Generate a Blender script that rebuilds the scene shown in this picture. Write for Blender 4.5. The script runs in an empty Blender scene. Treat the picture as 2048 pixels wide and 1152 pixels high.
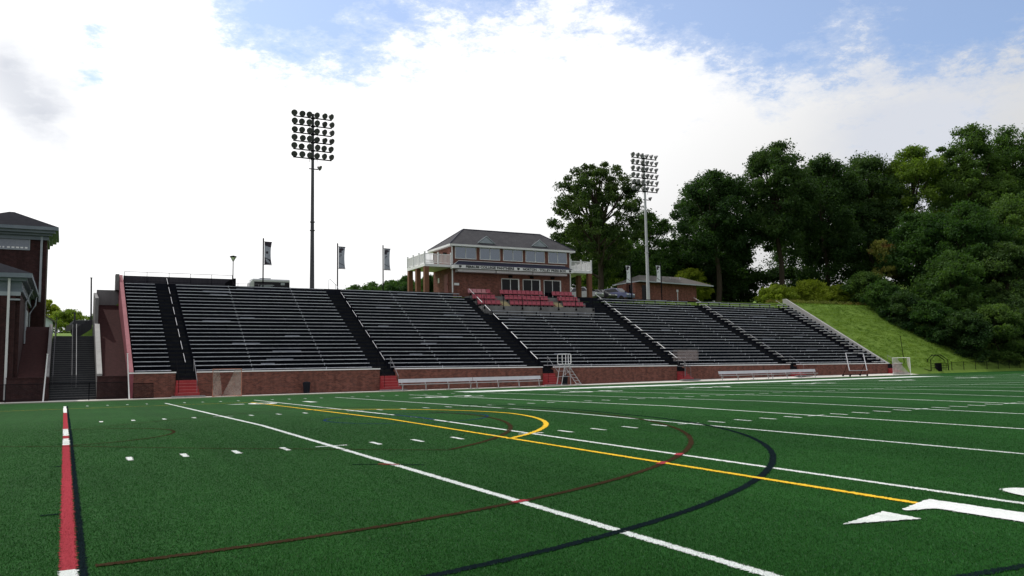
import bpy, math, random
import numpy as np
from mathutils import Matrix, Vector
random.seed(7)
rng = np.random.default_rng(11)
R = math.radians
S = bpy.context.scene
COL = S.collection

# ------------------------------------------------------------------ camera
cd = bpy.data.cameras.new('camera')
cd.sensor_width = 36.0
cd.lens = 1644.2 / 2048 * 36
cd.clip_start = 0.1
cd.clip_end = 4000
cam = bpy.data.objects.new('camera', cd)
COL.objects.link(cam)
rt, up, bk = (0.87911, -0.4763, -0.01742), (-0.02955, -0.09095, 0.99542), (-0.4757, -0.87457, -0.09403)
M = Matrix(((rt[0], up[0], bk[0], -0.151), (rt[1], up[1], bk[1], -47.239), (rt[2], up[2], bk[2], 1.652), (0, 0, 0, 1)))
cam.matrix_world = M
S.camera = cam

# ------------------------------------------------------------------ sky and sun
SUN_EL, SUN_AZ = R(54), R(-28)            # azimuth measured from +Y towards +X
sdir = Vector((math.sin(SUN_AZ) * math.cos(SUN_EL), math.cos(SUN_AZ) * math.cos(SUN_EL), math.sin(SUN_EL)))
sl = bpy.data.lights.new('sun', 'SUN')
sl.energy = 2.3
sl.angle = R(1.0)
sl.color = (1.0, 0.95, 0.86)
sun = bpy.data.objects.new('sun', sl)
COL.objects.link(sun)
sun.rotation_euler = (-sdir).to_track_quat('-Z', 'Y').to_euler()
sun.location = (0, 0, 60)

W = bpy.data.worlds.new('World')
S.world = W
W.use_nodes = True
S.view_settings.view_transform = 'Standard'
S.view_settings.look = 'None'
S.view_settings.exposure = 0.0
S.view_settings.gamma = 1.0


class NT:
    """small helper around a node tree"""
    def __init__(self, tree):
        self.t = tree
        tree.nodes.clear()

    def n(self, kind, **kw):
        nd = self.t.nodes.new(kind)
        for k, v in kw.items():
            if k.startswith('i_'):
                key = k[2:]
                key = int(key) if key.isdigit() else key.replace('_', ' ')
                if isinstance(v, bpy.types.NodeSocket):
                    self.t.links.new(v, nd.inputs[key])
                else:
                    nd.inputs[key].default_value = v
            else:
                setattr(nd, k, v)
        return nd

    def l(self, a, b):
        self.t.links.new(a, b)

    def math(self, op, a, b=None, c=None, clamp=False):
        nd = self.t.nodes.new('ShaderNodeMath')
        nd.operation = op
        nd.use_clamp = clamp
        for i, v in enumerate((a, b, c)):
            if v is None:
                continue
            if isinstance(v, (int, float)):
                nd.inputs[i].default_value = v
            else:
                self.l(v, nd.inputs[i])
        return nd.outputs[0]

    def mix(self, f, a, b, mode='MIX'):
        nd = self.t.nodes.new('ShaderNodeMix')
        nd.data_type = 'RGBA'
        nd.blend_type = mode
        for sock, v in ((nd.inputs[0], f), (nd.inputs[6], a), (nd.inputs[7], b)):
            if isinstance(v, bpy.types.NodeSocket):
                self.l(v, sock)
            elif isinstance(v, (int, float)):
                sock.default_value = v
            else:
                sock.default_value = (*v, 1) if len(v) == 3 else v
        return nd.outputs[2]

    def ramp(self, f, stops, interp='LINEAR'):
        nd = self.t.nodes.new('ShaderNodeValToRGB')
        nd.color_ramp.interpolation = interp
        el = nd.color_ramp.elements
        while len(el) < len(stops):
            el.new(0.5)
        for e, (p, c) in zip(el, stops):
            e.position = p
            e.color = (c, c, c, 1) if isinstance(c, (int, float)) else (*c, 1)
        if isinstance(f, bpy.types.NodeSocket):
            self.l(f, nd.inputs[0])
        return nd.outputs[0]

    def noise(self, vec, scale, detail=4, rough=0.55, dist=0.0):
        nd = self.n('ShaderNodeTexNoise')
        nd.inputs['Scale'].default_value = scale
        nd.inputs['Detail'].default_value = detail
        nd.inputs['Roughness'].default_value = rough
        nd.inputs['Distortion'].default_value = dist
        if vec is not None:
            self.l(vec, nd.inputs['Vector'])
        return nd.outputs[0]

    def map(self, vec, scale=(1, 1, 1), loc=(0, 0, 0), rot=(0, 0, 0)):
        nd = self.n('ShaderNodeMapping')
        nd.inputs['Scale'].default_value = scale
        nd.inputs['Location'].default_value = loc
        nd.inputs['Rotation'].default_value = rot
        self.l(vec, nd.inputs['Vector'])
        return nd.outputs[0]


def build_world():
    t = NT(W.node_tree)
    sky = t.n('ShaderNodeTexSky')
    sky.sky_type = 'NISHITA'
    sky.sun_disc = False
    sky.sun_elevation = SUN_EL
    sky.sun_rotation = SUN_AZ
    sky.air_density = 1.0
    sky.dust_density = 1.2
    sky.ozone_density = 1.5
    d = t.n('ShaderNodeTexCoord').outputs['Generated']
    sp = t.n('ShaderNodeSeparateXYZ', i_0=d)
    cv = t.map(d, scale=(1, 1, 2.1))
    big = t.noise(t.map(cv, loc=(3.1, 1.7, 0.4)), 3.2, 6, 0.55, 0.2)
    fine = t.noise(t.map(cv, loc=(0.4, 5.2, 2.0)), 19.0, 9, 0.72, 0.1)
    dens = t.math('ADD', t.math('MULTIPLY', big, 0.36), t.math('MULTIPLY', fine, 0.82))

    def blob(v, size, amt):
        v = Vector(v).normalized()
        dt = t.n('ShaderNodeVectorMath', operation='DISTANCE')
        t.l(d, dt.inputs[0])
        dt.inputs[1].default_value = v
        g = t.math('SUBTRACT', 1.0, t.math('DIVIDE', dt.outputs['Value'], size), clamp=True)
        g = t.math('MULTIPLY', g, g)
        return t.math('MULTIPLY', g, amt)
    # clear gaps between the clouds
    for v, s_, a in [((.83, .43, .40), .25, .54), ((.79, .51, .36), .10, .34), ((.68, .62, .38), .19, .56), ((.58, .68, .44), .17, .50),
                     ((.24, .88, .43), .20, .60), ((.18, .91, .40), .09, .22), ((.42, .78, .48), .20, .5),
                     ((.017, .95, .31), .06, .30), ((.02, .95, .36), .05, .15), ((.35, .88, .42), .07, .1)]:
        dens = t.math('SUBTRACT', dens, blob(v, s_, a))
    # solid bank low over the stand and beyond
    low = t.math('MULTIPLY', t.math('SUBTRACT', 0.33, sp.outputs[2]), 1.5, clamp=True)
    dens = t.math('ADD', dens, low)
    front = t.math('MULTIPLY', t.math('SUBTRACT', sp.outputs[1], 0.1), 0.5, clamp=True)
    dens = t.math('ADD', dens, t.math('MULTIPLY', front, 0.26))
    cover = t.ramp(dens, [(0.34, 0.15), (0.45, 0.32), (0.55, 0.80), (0.66, 1.0)])
    # cloud shade: bright towards the sun, grey bellies in two places, grey behind the viewer
    dt = t.n('ShaderNodeVectorMath', operation='DOT_PRODUCT')
    t.l(d, dt.inputs[0])
    dt.inputs[1].default_value = sdir
    near = t.ramp(t.math('MULTIPLY_ADD', dt.outputs['Value'], 0.5, 0.5), [(0.30, 0.52), (0.62, 0.72), (0.76, 1.15), (1.0, 1.4)])
    grey = t.math('ADD', blob((-.025, .966, .262), .13, 1.0), blob((.80, .545, .232), .17, 2.4))
    grey = t.math('ADD', grey, blob((.165, .958, .236), .06, .5))
    grey = t.math('ADD', grey, blob((-.06, .94, .31), .09, .7))
    gn = t.ramp(t.noise(t.map(cv, loc=(7, 2, 0)), 9.0, 6, 0.6), [(0.34, 0.35), (0.56, 1.0)])
    grey = t.math('MULTIPLY', grey, gn, clamp=True)
    cl = t.n('ShaderNodeCombineXYZ', i_0=near, i_1=near, i_2=near).outputs[0]
    cloud = t.mix(grey, cl, (0.70, 0.73, 0.80))
    skyb = t.n('ShaderNodeVectorMath', operation='SCALE')
    t.l(sky.outputs[0], skyb.inputs[0])
    skyb.inputs['Scale'].default_value = 0.15
    blue = t.mix(1.0, skyb.outputs[0], (0.95, 1.04, 1.16), 'MULTIPLY')
    col = t.mix(cover, blue, cloud)
    bg = t.n('ShaderNodeBackground', i_Color=col, i_Strength=1.0)
    out = t.n('ShaderNodeOutputWorld')
    t.l(bg.outputs[0], out.inputs[0])


build_world()

# ------------------------------------------------------------------ materials
MATS = {}


def principled(name, fn, rough=0.8, spec=0.3, metal=0.0):
    m = bpy.data.materials.new(name)
    m.use_nodes = True
    t = NT(m.node_tree)
    b = t.n('ShaderNodeBsdfPrincipled')
    b.inputs['Roughness'].default_value = rough
    b.inputs['Specular IOR Level'].default_value = spec
    b.inputs['Metallic'].default_value = metal
    out = t.n('ShaderNodeOutputMaterial')
    t.l(b.outputs[0], out.inputs[0])
    co = t.n('ShaderNodeTexCoord').outputs['Object']
    c = fn(t, co, b, out)
    if c is not None:
        if isinstance(c, bpy.types.NodeSocket):
            t.l(c, b.inputs['Base Color'])
        else:
            b.inputs['Base Color'].default_value = (*c, 1)
    MATS[name] = m
    return m


def bump(t, b, h, strength=0.3, dist=0.02):
    bn = t.n('ShaderNodeBump')
    bn.inputs['Strength'].default_value = strength
    bn.inputs['Distance'].default_value = dist
    t.l(h, bn.inputs['Height'])
    t.l(bn.outputs[0], b.inputs['Normal'])


def mottled(name, c1, c2, scale=3.0, rough=0.8, spec=0.3, metal=0.0, bmp=0.15, stretch=(1, 1, 1)):
    def fn(t, co, b, out):
        v = t.map(co, scale=stretch)
        n1 = t.noise(v, scale, 6, 0.65)
        n2 = t.noise(v, scale * 9, 3, 0.6)
        f = t.ramp(t.math('ADD', t.math('MULTIPLY', n1, 0.65), t.math('MULTIPLY', n2, 0.35)), [(0.32, 0.0), (0.68, 1.0)])
        if bmp:
            bump(t, b, n2, bmp, 0.01)
        return t.mix(f, c1, c2)
    return principled(name, fn, rough, spec, metal)


def wallvec(t, co):
    s = t.n('ShaderNodeSeparateXYZ', i_0=co)
    return t.n('ShaderNodeCombineXYZ', i_0=t.math('ADD', s.outputs[0], s.outputs[1]), i_1=s.outputs[2]).outputs[0]


def brick(name, a, b_, mortar, stain=0.5):
    def fn(t, co, b, out):
        v = wallvec(t, co)
        br = t.n('ShaderNodeTexBrick')
        br.inputs['Scale'].default_value = 1.0
        br.inputs['Brick Width'].default_value = 0.21
        br.inputs['Row Height'].default_value = 0.075
        br.inputs['Mortar Size'].default_value = 0.006
        br.inputs['Color1'].default_value = (*a, 1)
        br.inputs['Color2'].default_value = (*b_, 1)
        br.inputs['Mortar'].default_value = (*mortar, 1)
        t.l(v, br.inputs['Vector'])
        blot = t.ramp(t.noise(v, 3.2, 5, 0.65), [(0.36, 0.72), (0.62, 1.08)])
        streak = t.ramp(t.noise(t.map(v, scale=(2.2, 0.25, 1)), 1.0, 5, 0.6), [(0.35, 1.0 - stain), (0.6, 1.0)])
        c = t.mix(1.0, br.outputs[0], blot, 'MULTIPLY')
        c = t.mix(1.0, c, streak, 'MULTIPLY')
        bump(t, b, br.outputs['Fac'], -0.25, 0.006)
        return c
    return principled(name, fn, 0.9, 0.2)


brick('brick', (0.255, 0.092, 0.066), (0.135, 0.052, 0.042), (0.19, 0.13, 0.115), 0.25)
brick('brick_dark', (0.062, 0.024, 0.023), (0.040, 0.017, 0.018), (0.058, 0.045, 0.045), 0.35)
brick('brick_far', (0.235, 0.088, 0.06), (0.15, 0.058, 0.045), (0.2, 0.15, 0.13), 0.1)


def turf_like(name, c1, c2, c3, spec=0.0):
    def fn(t, co, b, out):
        patch = t.noise(co, 0.22, 5, 0.6)
        mid = t.noise(co, 2.3, 4, 0.6)
        fib = t.noise(t.map(co, scale=(1.0, 0.55, 1.0)), 85.0, 3, 0.75)
        fib2 = t.noise(t.map(co, scale=(0.5, 1.0, 1.0), rot=(0, 0, 0.6)), 42.0, 3, 0.7)
        f = t.math('ADD', t.math('MULTIPLY', fib, 0.55), t.math('MULTIPLY', fib2, 0.45))
        f = t.ramp(f, [(0.36, 0.0), (0.62, 1.0)])
        c = t.mix(f, c1, c2)
        lum = t.math('ADD', t.math('MULTIPLY', patch, 0.6), t.math('MULTIPLY', mid, 0.4))
        c = t.mix(t.ramp(lum, [(0.38, 0.0), (0.64, 1.0)]), c, c3, 'MULTIPLY')
        sx = t.n('ShaderNodeSeparateXYZ', i_0=co)
        roll = t.math('PINGPONG', t.math('ADD', sx.outputs[0], 457.2), 4.572)
        c = t.mix(t.ramp(t.math('DIVIDE', roll, 4.572), [(0.485, 0.0), (0.515, 1.0)]), c, (0.88, 0.90, 0.90), 'MULTIPLY')
        comb = t.noise(t.map(co, scale=(2.6, 0.10, 1)), 1.0, 4, 0.6)
        c = t.mix(t.ramp(comb, [(0.40, 0.0), (0.66, 1.0)]), c, (1.18, 1.14, 1.18), 'MULTIPLY')
        bump(t, b, f, 0.5, 0.02)
        return c
    return principled(name, fn, 0.75, spec)


turf_like('turf', (0.0056, 0.029, 0.0054), (0.0168, 0.077, 0.0145), (1.42, 1.34, 1.36), 0.035)
turf_like('paint_white', (0.50, 0.55, 0.52), (0.76, 0.79, 0.77), (0.95, 0.95, 0.95))
turf_like('paint_yellow', (0.58, 0.36, 0.03), (0.80, 0.52, 0.05), (0.95, 0.95, 0.95))
turf_like('paint_red', (0.24, 0.03, 0.04), (0.36, 0.055, 0.07), (0.95, 0.95, 0.95))
turf_like('paint_maroon', (0.024, 0.026, 0.013), (0.052, 0.026, 0.016), (0.95, 0.95, 0.95))
turf_like('paint_black', (0.004, 0.008, 0.010), (0.010, 0.018, 0.021), (0.95, 0.95, 0.95))
turf_like('paint_blue', (0.012, 0.03, 0.06), (0.025, 0.055, 0.12), (0.95, 0.95, 0.95))
mottled('grass', (0.076, 0.138, 0.021), (0.142, 0.220, 0.038), 0.9, 0.9, 0.1, bmp=0.6)
mottled('dry_grass', (0.10, 0.10, 0.035), (0.22, 0.16, 0.07), 1.5, 0.95, 0.1, bmp=0.5)
mottled('pavement', (0.52, 0.50, 0.46), (0.66, 0.64, 0.60), 0.6, 0.85, 0.25)
mottled('rubber_apron', (0.055, 0.075, 0.045), (0.10, 0.105, 0.07), 0.8, 0.9, 0.15)
mottled('asphalt', (0.04, 0.04, 0.042), (0.065, 0.065, 0.065), 2.0, 0.9, 0.2)
mottled('concrete', (0.27, 0.265, 0.26), (0.40, 0.395, 0.385), 0.9, 0.85, 0.25, stretch=(1, 1, 0.5))
mottled('concrete_old', (0.13, 0.125, 0.13), (0.24, 0.235, 0.235), 0.8, 0.9, 0.2, stretch=(1, 1, 0.35))
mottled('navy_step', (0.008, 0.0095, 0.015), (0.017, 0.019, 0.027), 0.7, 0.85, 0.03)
mottled('aisle_step', (0.009, 0.010, 0.012), (0.030, 0.031, 0.033), 1.6, 0.85, 0.03)
mottled('stair_concrete', (0.034, 0.037, 0.043), (0.066, 0.069, 0.076), 1.4, 0.9, 0.2)
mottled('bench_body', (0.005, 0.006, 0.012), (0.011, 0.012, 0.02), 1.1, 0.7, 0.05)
mottled('bench_nose', (0.34, 0.36, 0.42), (0.80, 0.82, 0.90), 0.45, 0.45, 0.5, stretch=(1, 4, 4))
mottled('aluminium', (0.52, 0.52, 0.55), (0.66, 0.66, 0.69), 2.0, 0.4, 0.5, metal=0.35)
mottled('white_coping', (0.84, 0.84, 0.86), (0.92, 0.92, 0.92), 1.2, 0.6, 0.4)
mottled('white_trim', (0.62, 0.63, 0.64), (0.75, 0.75, 0.75), 1.0, 0.6, 0.35)
mottled('grey_trim', (0.30, 0.34, 0.38), (0.40, 0.44, 0.48), 1.0, 0.6, 0.35)
mottled('cornice_grey', (0.15, 0.18, 0.215), (0.21, 0.245, 0.28), 1.0, 0.7, 0.2)
mottled('pink_paint', (0.20, 0.05, 0.065), (0.30, 0.095, 0.115), 0.8, 0.7, 0.3)
mottled('red_paint', (0.30, 0.028, 0.035), (0.42, 0.05, 0.055), 1.8, 0.6, 0.35)
mottled('red_edge', (0.42, 0.10, 0.11), (0.55, 0.2, 0.2), 3.0, 0.7, 0.2)
mottled('seat_red', (0.31, 0.045, 0.078), (0.41, 0.088, 0.12), 4.0, 0.45, 0.4)
mottled('seat_faded', (0.42, 0.16, 0.19), (0.5, 0.24, 0.26), 4.0, 0.55, 0.4)
mottled('black_metal', (0.006, 0.006, 0.008), (0.014, 0.014, 0.016), 4.0, 0.9, 0.0)
mottled('grey_steel', (0.14, 0.14, 0.155), (0.22, 0.22, 0.235), 1.5, 0.5, 0.5, metal=0.3, stretch=(2, 2, 0.3))
mottled('pole_dark', (0.05, 0.05, 0.06), (0.11, 0.11, 0.12), 1.5, 0.7, 0.15, stretch=(2, 2, 0.3))
mottled('pale_steel', (0.34, 0.35, 0.37), (0.48, 0.49, 0.51), 1.5, 0.5, 0.5, stretch=(2, 2, 0.3))
mottled('brick_post', (0.12, 0.06, 0.035), (0.2, 0.095, 0.06), 6.0, 0.9, 0.2)
mottled('door_red', (0.20, 0.05, 0.045), (0.26, 0.07, 0.06), 2.0, 0.6, 0.3)
mottled('canopy_navy', (0.012, 0.013, 0.032), (0.022, 0.023, 0.05), 2.0, 0.6, 0.3)
mottled('letter_black', (0.008, 0.008, 0.012), (0.014, 0.014, 0.02), 2.0, 0.6, 0.3)
mottled('shutter_case', (0.40, 0.38, 0.40), (0.52, 0.49, 0.51), 2.0, 0.6, 0.35)
mottled('brick_slope', (0.020, 0.0085, 0.009), (0.052, 0.020, 0.020), 5.0, 0.95, 0.1, bmp=0.5)
mottled('timber', (0.36, 0.31, 0.18), (0.48, 0.42, 0.26), 3.0, 0.8, 0.2)
mottled('bark', (0.030, 0.024, 0.018), (0.075, 0.06, 0.046), 3.0, 0.95, 0.1, bmp=0.7, stretch=(2, 2, 0.4))
mottled('rubber', (0.01, 0.01, 0.01), (0.02, 0.02, 0.02), 4.0, 0.85, 0.2)
mottled('lamp_shell', (0.045, 0.045, 0.05), (0.10, 0.10, 0.105), 4.0, 0.45, 0.5)
mottled('lamp_shell_pale', (0.13, 0.13, 0.14), (0.24, 0.24, 0.25), 4.0, 0.45, 0.5)
mottled('panel_dark', (0.035, 0.033, 0.045), (0.075, 0.07, 0.085), 2.5, 0.8, 0.2, stretch=(5, 5, 0.3))
mottled('bus_grey', (0.38, 0.39, 0.43), (0.45, 0.46, 0.5), 1.0, 0.35, 0.5)
mottled('house_siding', (0.44, 0.50, 0.58), (0.52, 0.58, 0.64), 0.8, 0.7, 0.3)
mottled('cage_wire', (0.28, 0.22, 0.22), (0.42, 0.35, 0.35), 3.0, 0.7, 0.2)
mottled('bin_plastic', (0.008, 0.009, 0.014), (0.015, 0.016, 0.022), 3.0, 0.7, 0.1)
mottled('banner_dark', (0.03, 0.022, 0.035), (0.06, 0.05, 0.065), 5.0, 0.8, 0.2)
mottled('banner_grey', (0.23, 0.25, 0.31), (0.33, 0.35, 0.41), 3.0, 0.8, 0.2)
mottled('cloth_grey', (0.30, 0.32, 0.38), (0.42, 0.44, 0.50), 3.0, 0.8, 0.1)
mottled('banner_white', (0.62, 0.66, 0.68), (0.75, 0.78, 0.79), 3.0, 0.8, 0.2)
mottled('orange_paint', (0.42, 0.17, 0.11), (0.5, 0.22, 0.15), 3.0, 0.6, 0.3)
mottled('weathered_wood', (0.10, 0.075, 0.065), (0.17, 0.13, 0.115), 3.0, 0.9, 0.1)


def paint(name, c):
    def fn(t, co, b, out):
        b.inputs['Coat Weight'].default_value = 0.6
        return c
    return principled(name, fn, 0.35, 0.5)


paint('car_silver', (0.16, 0.165, 0.19))
paint('car_black', (0.012, 0.012, 0.016))
paint('car_blue', (0.10, 0.115, 0.23))
gd = paint('glass_dark', (0.004, 0.005, 0.008)).node_tree.nodes['Principled BSDF'].inputs
gd['Roughness'].default_value = 0.06
gd['Coat Weight'].default_value = 0.0
gd['Specular IOR Level'].default_value = 0.22


def _glass(t, co, b, out):
    b.inputs['Specular Tint'].default_value = (0.75, 0.85, 1, 1)
    b.inputs['IOR'].default_value = 2.5
    n = t.noise(co, 0.5, 3, 0.5)
    bump(t, b, n, 0.06, 0.05)
    return (0.020, 0.030, 0.045)


principled('window_glass', _glass, 0.08, 0.7)


def _shingle(t, co, b, out):
    v = t.map(co, scale=(1, 1, 1))
    n1 = t.noise(v, 1.1, 5, 0.6)
    n2 = t.noise(t.map(co, scale=(3, 8, 14)), 2.0, 2, 0.5)
    f = t.math('ADD', t.math('MULTIPLY', n1, 0.4), t.math('MULTIPLY', n2, 0.6))
    bump(t, b, n2, 0.3, 0.02)
    return t.mix(t.ramp(f, [(0.35, 0.0), (0.65, 1.0)]), (0.030, 0.030, 0.036), (0.075, 0.073, 0.08))


principled('shingle', _shingle, 0.9, 0.2)


mottled('shingle_dark', (0.008, 0.009, 0.014), (0.02, 0.021, 0.028), 2.0, 0.95, 0.05)


def _shingle_brown(t, co, b, out):
    n2 = t.noise(t.map(co, scale=(2, 6, 10)), 2.0, 4, 0.6)
    return t.mix(n2, (0.055, 0.05, 0.048), (0.15, 0.14, 0.13))


principled('shingle_brown', _shingle_brown, 0.9, 0.2)


def mesh_net(name, col, fac, cell):
    m = bpy.data.materials.new(name)
    m.use_nodes = True
    t = NT(m.node_tree)
    b = t.n('ShaderNodeBsdfDiffuse')
    b.inputs[0].default_value = (*col, 1)
    tr = t.n('ShaderNodeBsdfTransparent')
    co = t.n('ShaderNodeTexCoord').outputs['Object']
    nz = t.noise(co, 3.0, 4, 0.6)
    f = t.ramp(nz, [(0.3, fac * 0.7), (0.7, min(1, fac * 1.3))])
    mx = t.n('ShaderNodeMixShader')
    t.l(f, mx.inputs[0])
    t.l(tr.outputs[0], mx.inputs[1])
    t.l(b.outputs[0], mx.inputs[2])
    out = t.n('ShaderNodeOutputMaterial')
    t.l(mx.outputs[0], out.inputs[0])
    MATS[name] = m


mesh_net('net_white', (0.8, 0.76, 0.72), 0.55, 0.05)
mesh_net('net_grey', (0.62, 0.55, 0.50), 0.40, 0.05)
mesh_net('fence_mesh', (0.012, 0.014, 0.016), 0.45, 0.05)
mesh_net('fence_thin', (0.015, 0.017, 0.018), 0.22, 0.05)
mesh_net('wire_mesh', (0.42, 0.36, 0.38), 0.42, 0.05)


def leafmat(name, dark, light, trans=0.35, extra=None):
    m = bpy.data.materials.new(name)
    m.use_nodes = True
    t = NT(m.node_tree)
    co = t.n('ShaderNodeTexCoord').outputs['Object']
    oi = t.n('ShaderNodeObjectInfo').outputs['Random']
    n1 = t.noise(co, 0.32, 5, 0.65)
    n2 = t.noise(co, 3.0, 2, 0.5)
    f = t.ramp(t.math('ADD', t.math('MULTIPLY', n1, 0.7), t.math('MULTIPLY', n2, 0.3)), [(0.40, 0.0), (0.60, 1.0)])
    c = t.mix(f, dark, light)
    hs = t.n('ShaderNodeHueSaturation')
    t.l(c, hs.inputs['Color'])
    t.l(t.math('MULTIPLY_ADD', oi, 0.5, 0.75), hs.inputs['Value'])
    t.l(t.math('MULTIPLY_ADD', oi, -0.03, 0.515), hs.inputs['Hue'])
    c = hs.outputs[0]
    if extra:
        nx = t.ramp(t.noise(co, 0.5, 3, 0.5), [(0.56, 0.0), (0.64, 1.0)])
        c = t.mix(nx, c, extra)
    df = t.n('ShaderNodeBsdfPrincipled')
    df.inputs['Roughness'].default_value = 0.6
    df.inputs['Specular IOR Level'].default_value = 0.12
    t.l(c, df.inputs['Base Color'])
    tl = t.n('ShaderNodeBsdfTranslucent')
    t.l(t.mix(1.0, c, (1.5, 1.6, 0.7), 'MULTIPLY'), tl.inputs[0])
    mx = t.n('ShaderNodeMixShader')
    mx.inputs[0].default_value = trans
    t.l(df.outputs[0], mx.inputs[1])
    t.l(tl.outputs[0], mx.inputs[2])
    out = t.n('ShaderNodeOutputMaterial')
    t.l(mx.outputs[0], out.inputs[0])
    MATS[name] = m


leafmat('leaf_dark', (0.019, 0.046, 0.016), (0.058, 0.106, 0.029), 0.38)
leafmat('leaf_mid', (0.025, 0.062, 0.017), (0.072, 0.136, 0.031), 0.42)
leafmat('leaf_maple', (0.017, 0.040, 0.012), (0.055, 0.092, 0.024), 0.34)
leafmat('leaf_light', (0.075, 0.130, 0.018), (0.17, 0.24, 0.038), 0.45)
leafmat('leaf_grass', (0.078, 0.145, 0.021), (0.150, 0.232, 0.038), 0.4)
leafmat('leaf_yellow', (0.15, 0.20, 0.020), (0.28, 0.34, 0.045), 0.45)
leafmat('leaf_autumn', (0.11, 0.13, 0.03), (0.18, 0.20, 0.05), 0.35, (0.20, 0.10, 0.045))

# ------------------------------------------------------------------ mesh helpers


def dz(x):
    """the stand dips very slightly along its length"""
    return 0.0 if x < 20 else -0.0058 * (x - 20)


class MB:
    def __init__(self):
        self.v, self.f, self.m = [], [], []

    def add(self, vs, fs, m=0):
        o = len(self.v)
        self.v += [tuple(p) for p in vs]
        self.f += [tuple(o + i for i in f) for f in fs]
        self.m += [m] * len(fs)
        return self

    def box(self, x0, x1, y0, y1, z0, z1, m=0):
        return self.add([(x0, y0, z0), (x1, y0, z0), (x1, y1, z0), (x0, y1, z0), (x0, y0, z1), (x1, y0, z1), (x1, y1, z1), (x0, y1, z1)],
                        [(0, 3, 2, 1), (4, 5, 6, 7), (0, 1, 5, 4), (1, 2, 6, 5), (2, 3, 7, 6), (3, 0, 4, 7)], m)

    def poly(self, pts, m=0):
        return self.add(pts, [tuple(range(len(pts)))], m)

    def prism_x(self, prof, xs, m=0, caps=True):
        """closed profile of (y, z) swept along the x stations"""
        n = len(prof)
        vs = [(x, y, z) for x in xs for y, z in prof]
        fs = []
        for s in range(len(xs) - 1):
            for i in range(n):
                j = (i + 1) % n
                fs.append((s * n + i, s * n + j, (s + 1) * n + j, (s + 1) * n + i))
        if caps:
            fs.append(tuple(range(n)))
            fs.append(tuple(reversed([(len(xs) - 1) * n + i for i in range(n)])))
        return self.add(vs, fs, m)

    def prism(self, pts, d, m=0):
        """planar polygon pts pushed along vector d"""
        n = len(pts)
        d = Vector(d)
        vs = [Vector(p) for p in pts] + [Vector(p) + d for p in pts]
        fs = [tuple(range(n)), tuple(reversed(range(n, 2 * n)))]
        for i in range(n):
            j = (i + 1) % n
            fs.append((j, i, n + i, n + j))
        return self.add(vs, fs, m)

    def tube(self, path, r, n=6, m=0, r1=None, cap=True):
        path = [Vector(p) for p in path]
        r1 = r if r1 is None else r1
        k = len(path)
        vs, fs = [], []
        for i, p in enumerate(path):
            d = (path[min(i + 1, k - 1)] - path[max(i - 1, 0)]).normalized()
            a = Vector((0, 0, 1)) if abs(d.z) < 0.9 else Vector((1, 0, 0))
            u = d.cross(a).normalized()
            w = d.cross(u)
            rr = r + (r1 - r) * i / max(1, k - 1)
            for q in range(n):
                t = 2 * math.pi * q / n
                vs.append(p + u * (rr * math.cos(t)) + w * (rr * math.sin(t)))
        for i in range(k - 1):
            for q in range(n):
                q2 = (q + 1) % n
                fs.append((i * n + q, i * n + q2, (i + 1) * n + q2, (i + 1) * n + q))
        if cap:
            fs.append(tuple(reversed(range(n))))
            fs.append(tuple((k - 1) * n + q for q in range(n)))
        return self.add(vs, fs, m)

    def lathe(self, c, axis, prof, n=14, m=0):
        """prof: (distance along axis, radius)"""
        c = Vector(c)
        d = Vector(axis).normalized()
        a = Vector((0, 0, 1)) if abs(d.z) < 0.9 else Vector((1, 0, 0))
        u = d.cross(a).normalized()
        w = d.cross(u)
        vs, fs = [], []
        for s, r in prof:
            for q in range(n):
                t = 2 * math.pi * q / n
                vs.append(c + d * s + u * (r * math.cos(t)) + w * (r * math.sin(t)))
        for i in range(len(prof) - 1):
            for q in range(n):
                q2 = (q + 1) % n
                fs.append((i * n + q, i * n + q2, (i + 1) * n + q2, (i + 1) * n + q))
        fs.append(tuple(reversed(range(n))))
        fs.append(tuple((len(prof) - 1) * n + q for q in range(n)))
        return self.add(vs, fs, m)

    def build(self, name, mats, parent=None, smooth=False, shear=False, origin=None):
        o = origin
        if o is None:
            o = Vector((0, 0, 0))
            q = parent
            while q is not None:
                o = o + q.location
                q = q.parent
        o = Vector(o)
        vs = [(x - o.x, y - o.y, z + (dz(x) if shear else 0.0) - o.z) for x, y, z in self.v]
        me = bpy.data.meshes.new(name)
        me.from_pydata(vs, [], self.f)
        if isinstance(mats, str):
            mats = [mats]
        for k in mats:
            me.materials.append(MATS[k])
        if len(mats) > 1:
            me.polygons.foreach_set('material_index', self.m)
        if smooth:
            me.polygons.foreach_set('use_smooth', [True] * len(self.f))
        me.update()
        ob = bpy.data.objects.new(name, me)
        COL.objects.link(ob)
        if parent is not None:
            ob.parent = parent
        else:
            ob.location = o
        return ob


def tag(o, label=None, cat=None, group=None, kind=None):
    if label:
        o['label'] = label
    if cat:
        o['category'] = cat
    if group:
        o['group'] = group
    if kind:
        o['kind'] = kind
    return o


def thing(name, label, cat, loc=(0, 0, 0), group=None):
    o = bpy.data.objects.new(name, None)
    COL.objects.link(o)
    o.location = loc
    o.empty_display_size = 0.3
    return tag(o, label, cat, group)


def dup(root, loc, rotz=None, label=None, group=None, scale=None):
    r = root.copy()
    COL.objects.link(r)
    r.location = loc
    if rotz is not None:
        r.rotation_euler = (0, 0, rotz)
    if scale is not None:
        r.scale = scale
    if label:
        r['label'] = label
    if group:
        r['group'] = group
    for ch in list(root.children):
        c = ch.copy()
        COL.objects.link(c)
        c.parent = r
        for g in ch.children:
            d = g.copy()
            COL.objects.link(d)
            d.parent = c
    return r


def structure(o):
    o['kind'] = 'structure'
    return o


# ------------------------------------------------------------------ ground
CR = 0.164


def crown(y):
    return CR * (1 - abs(y + 24.385) / 24.385)


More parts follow.
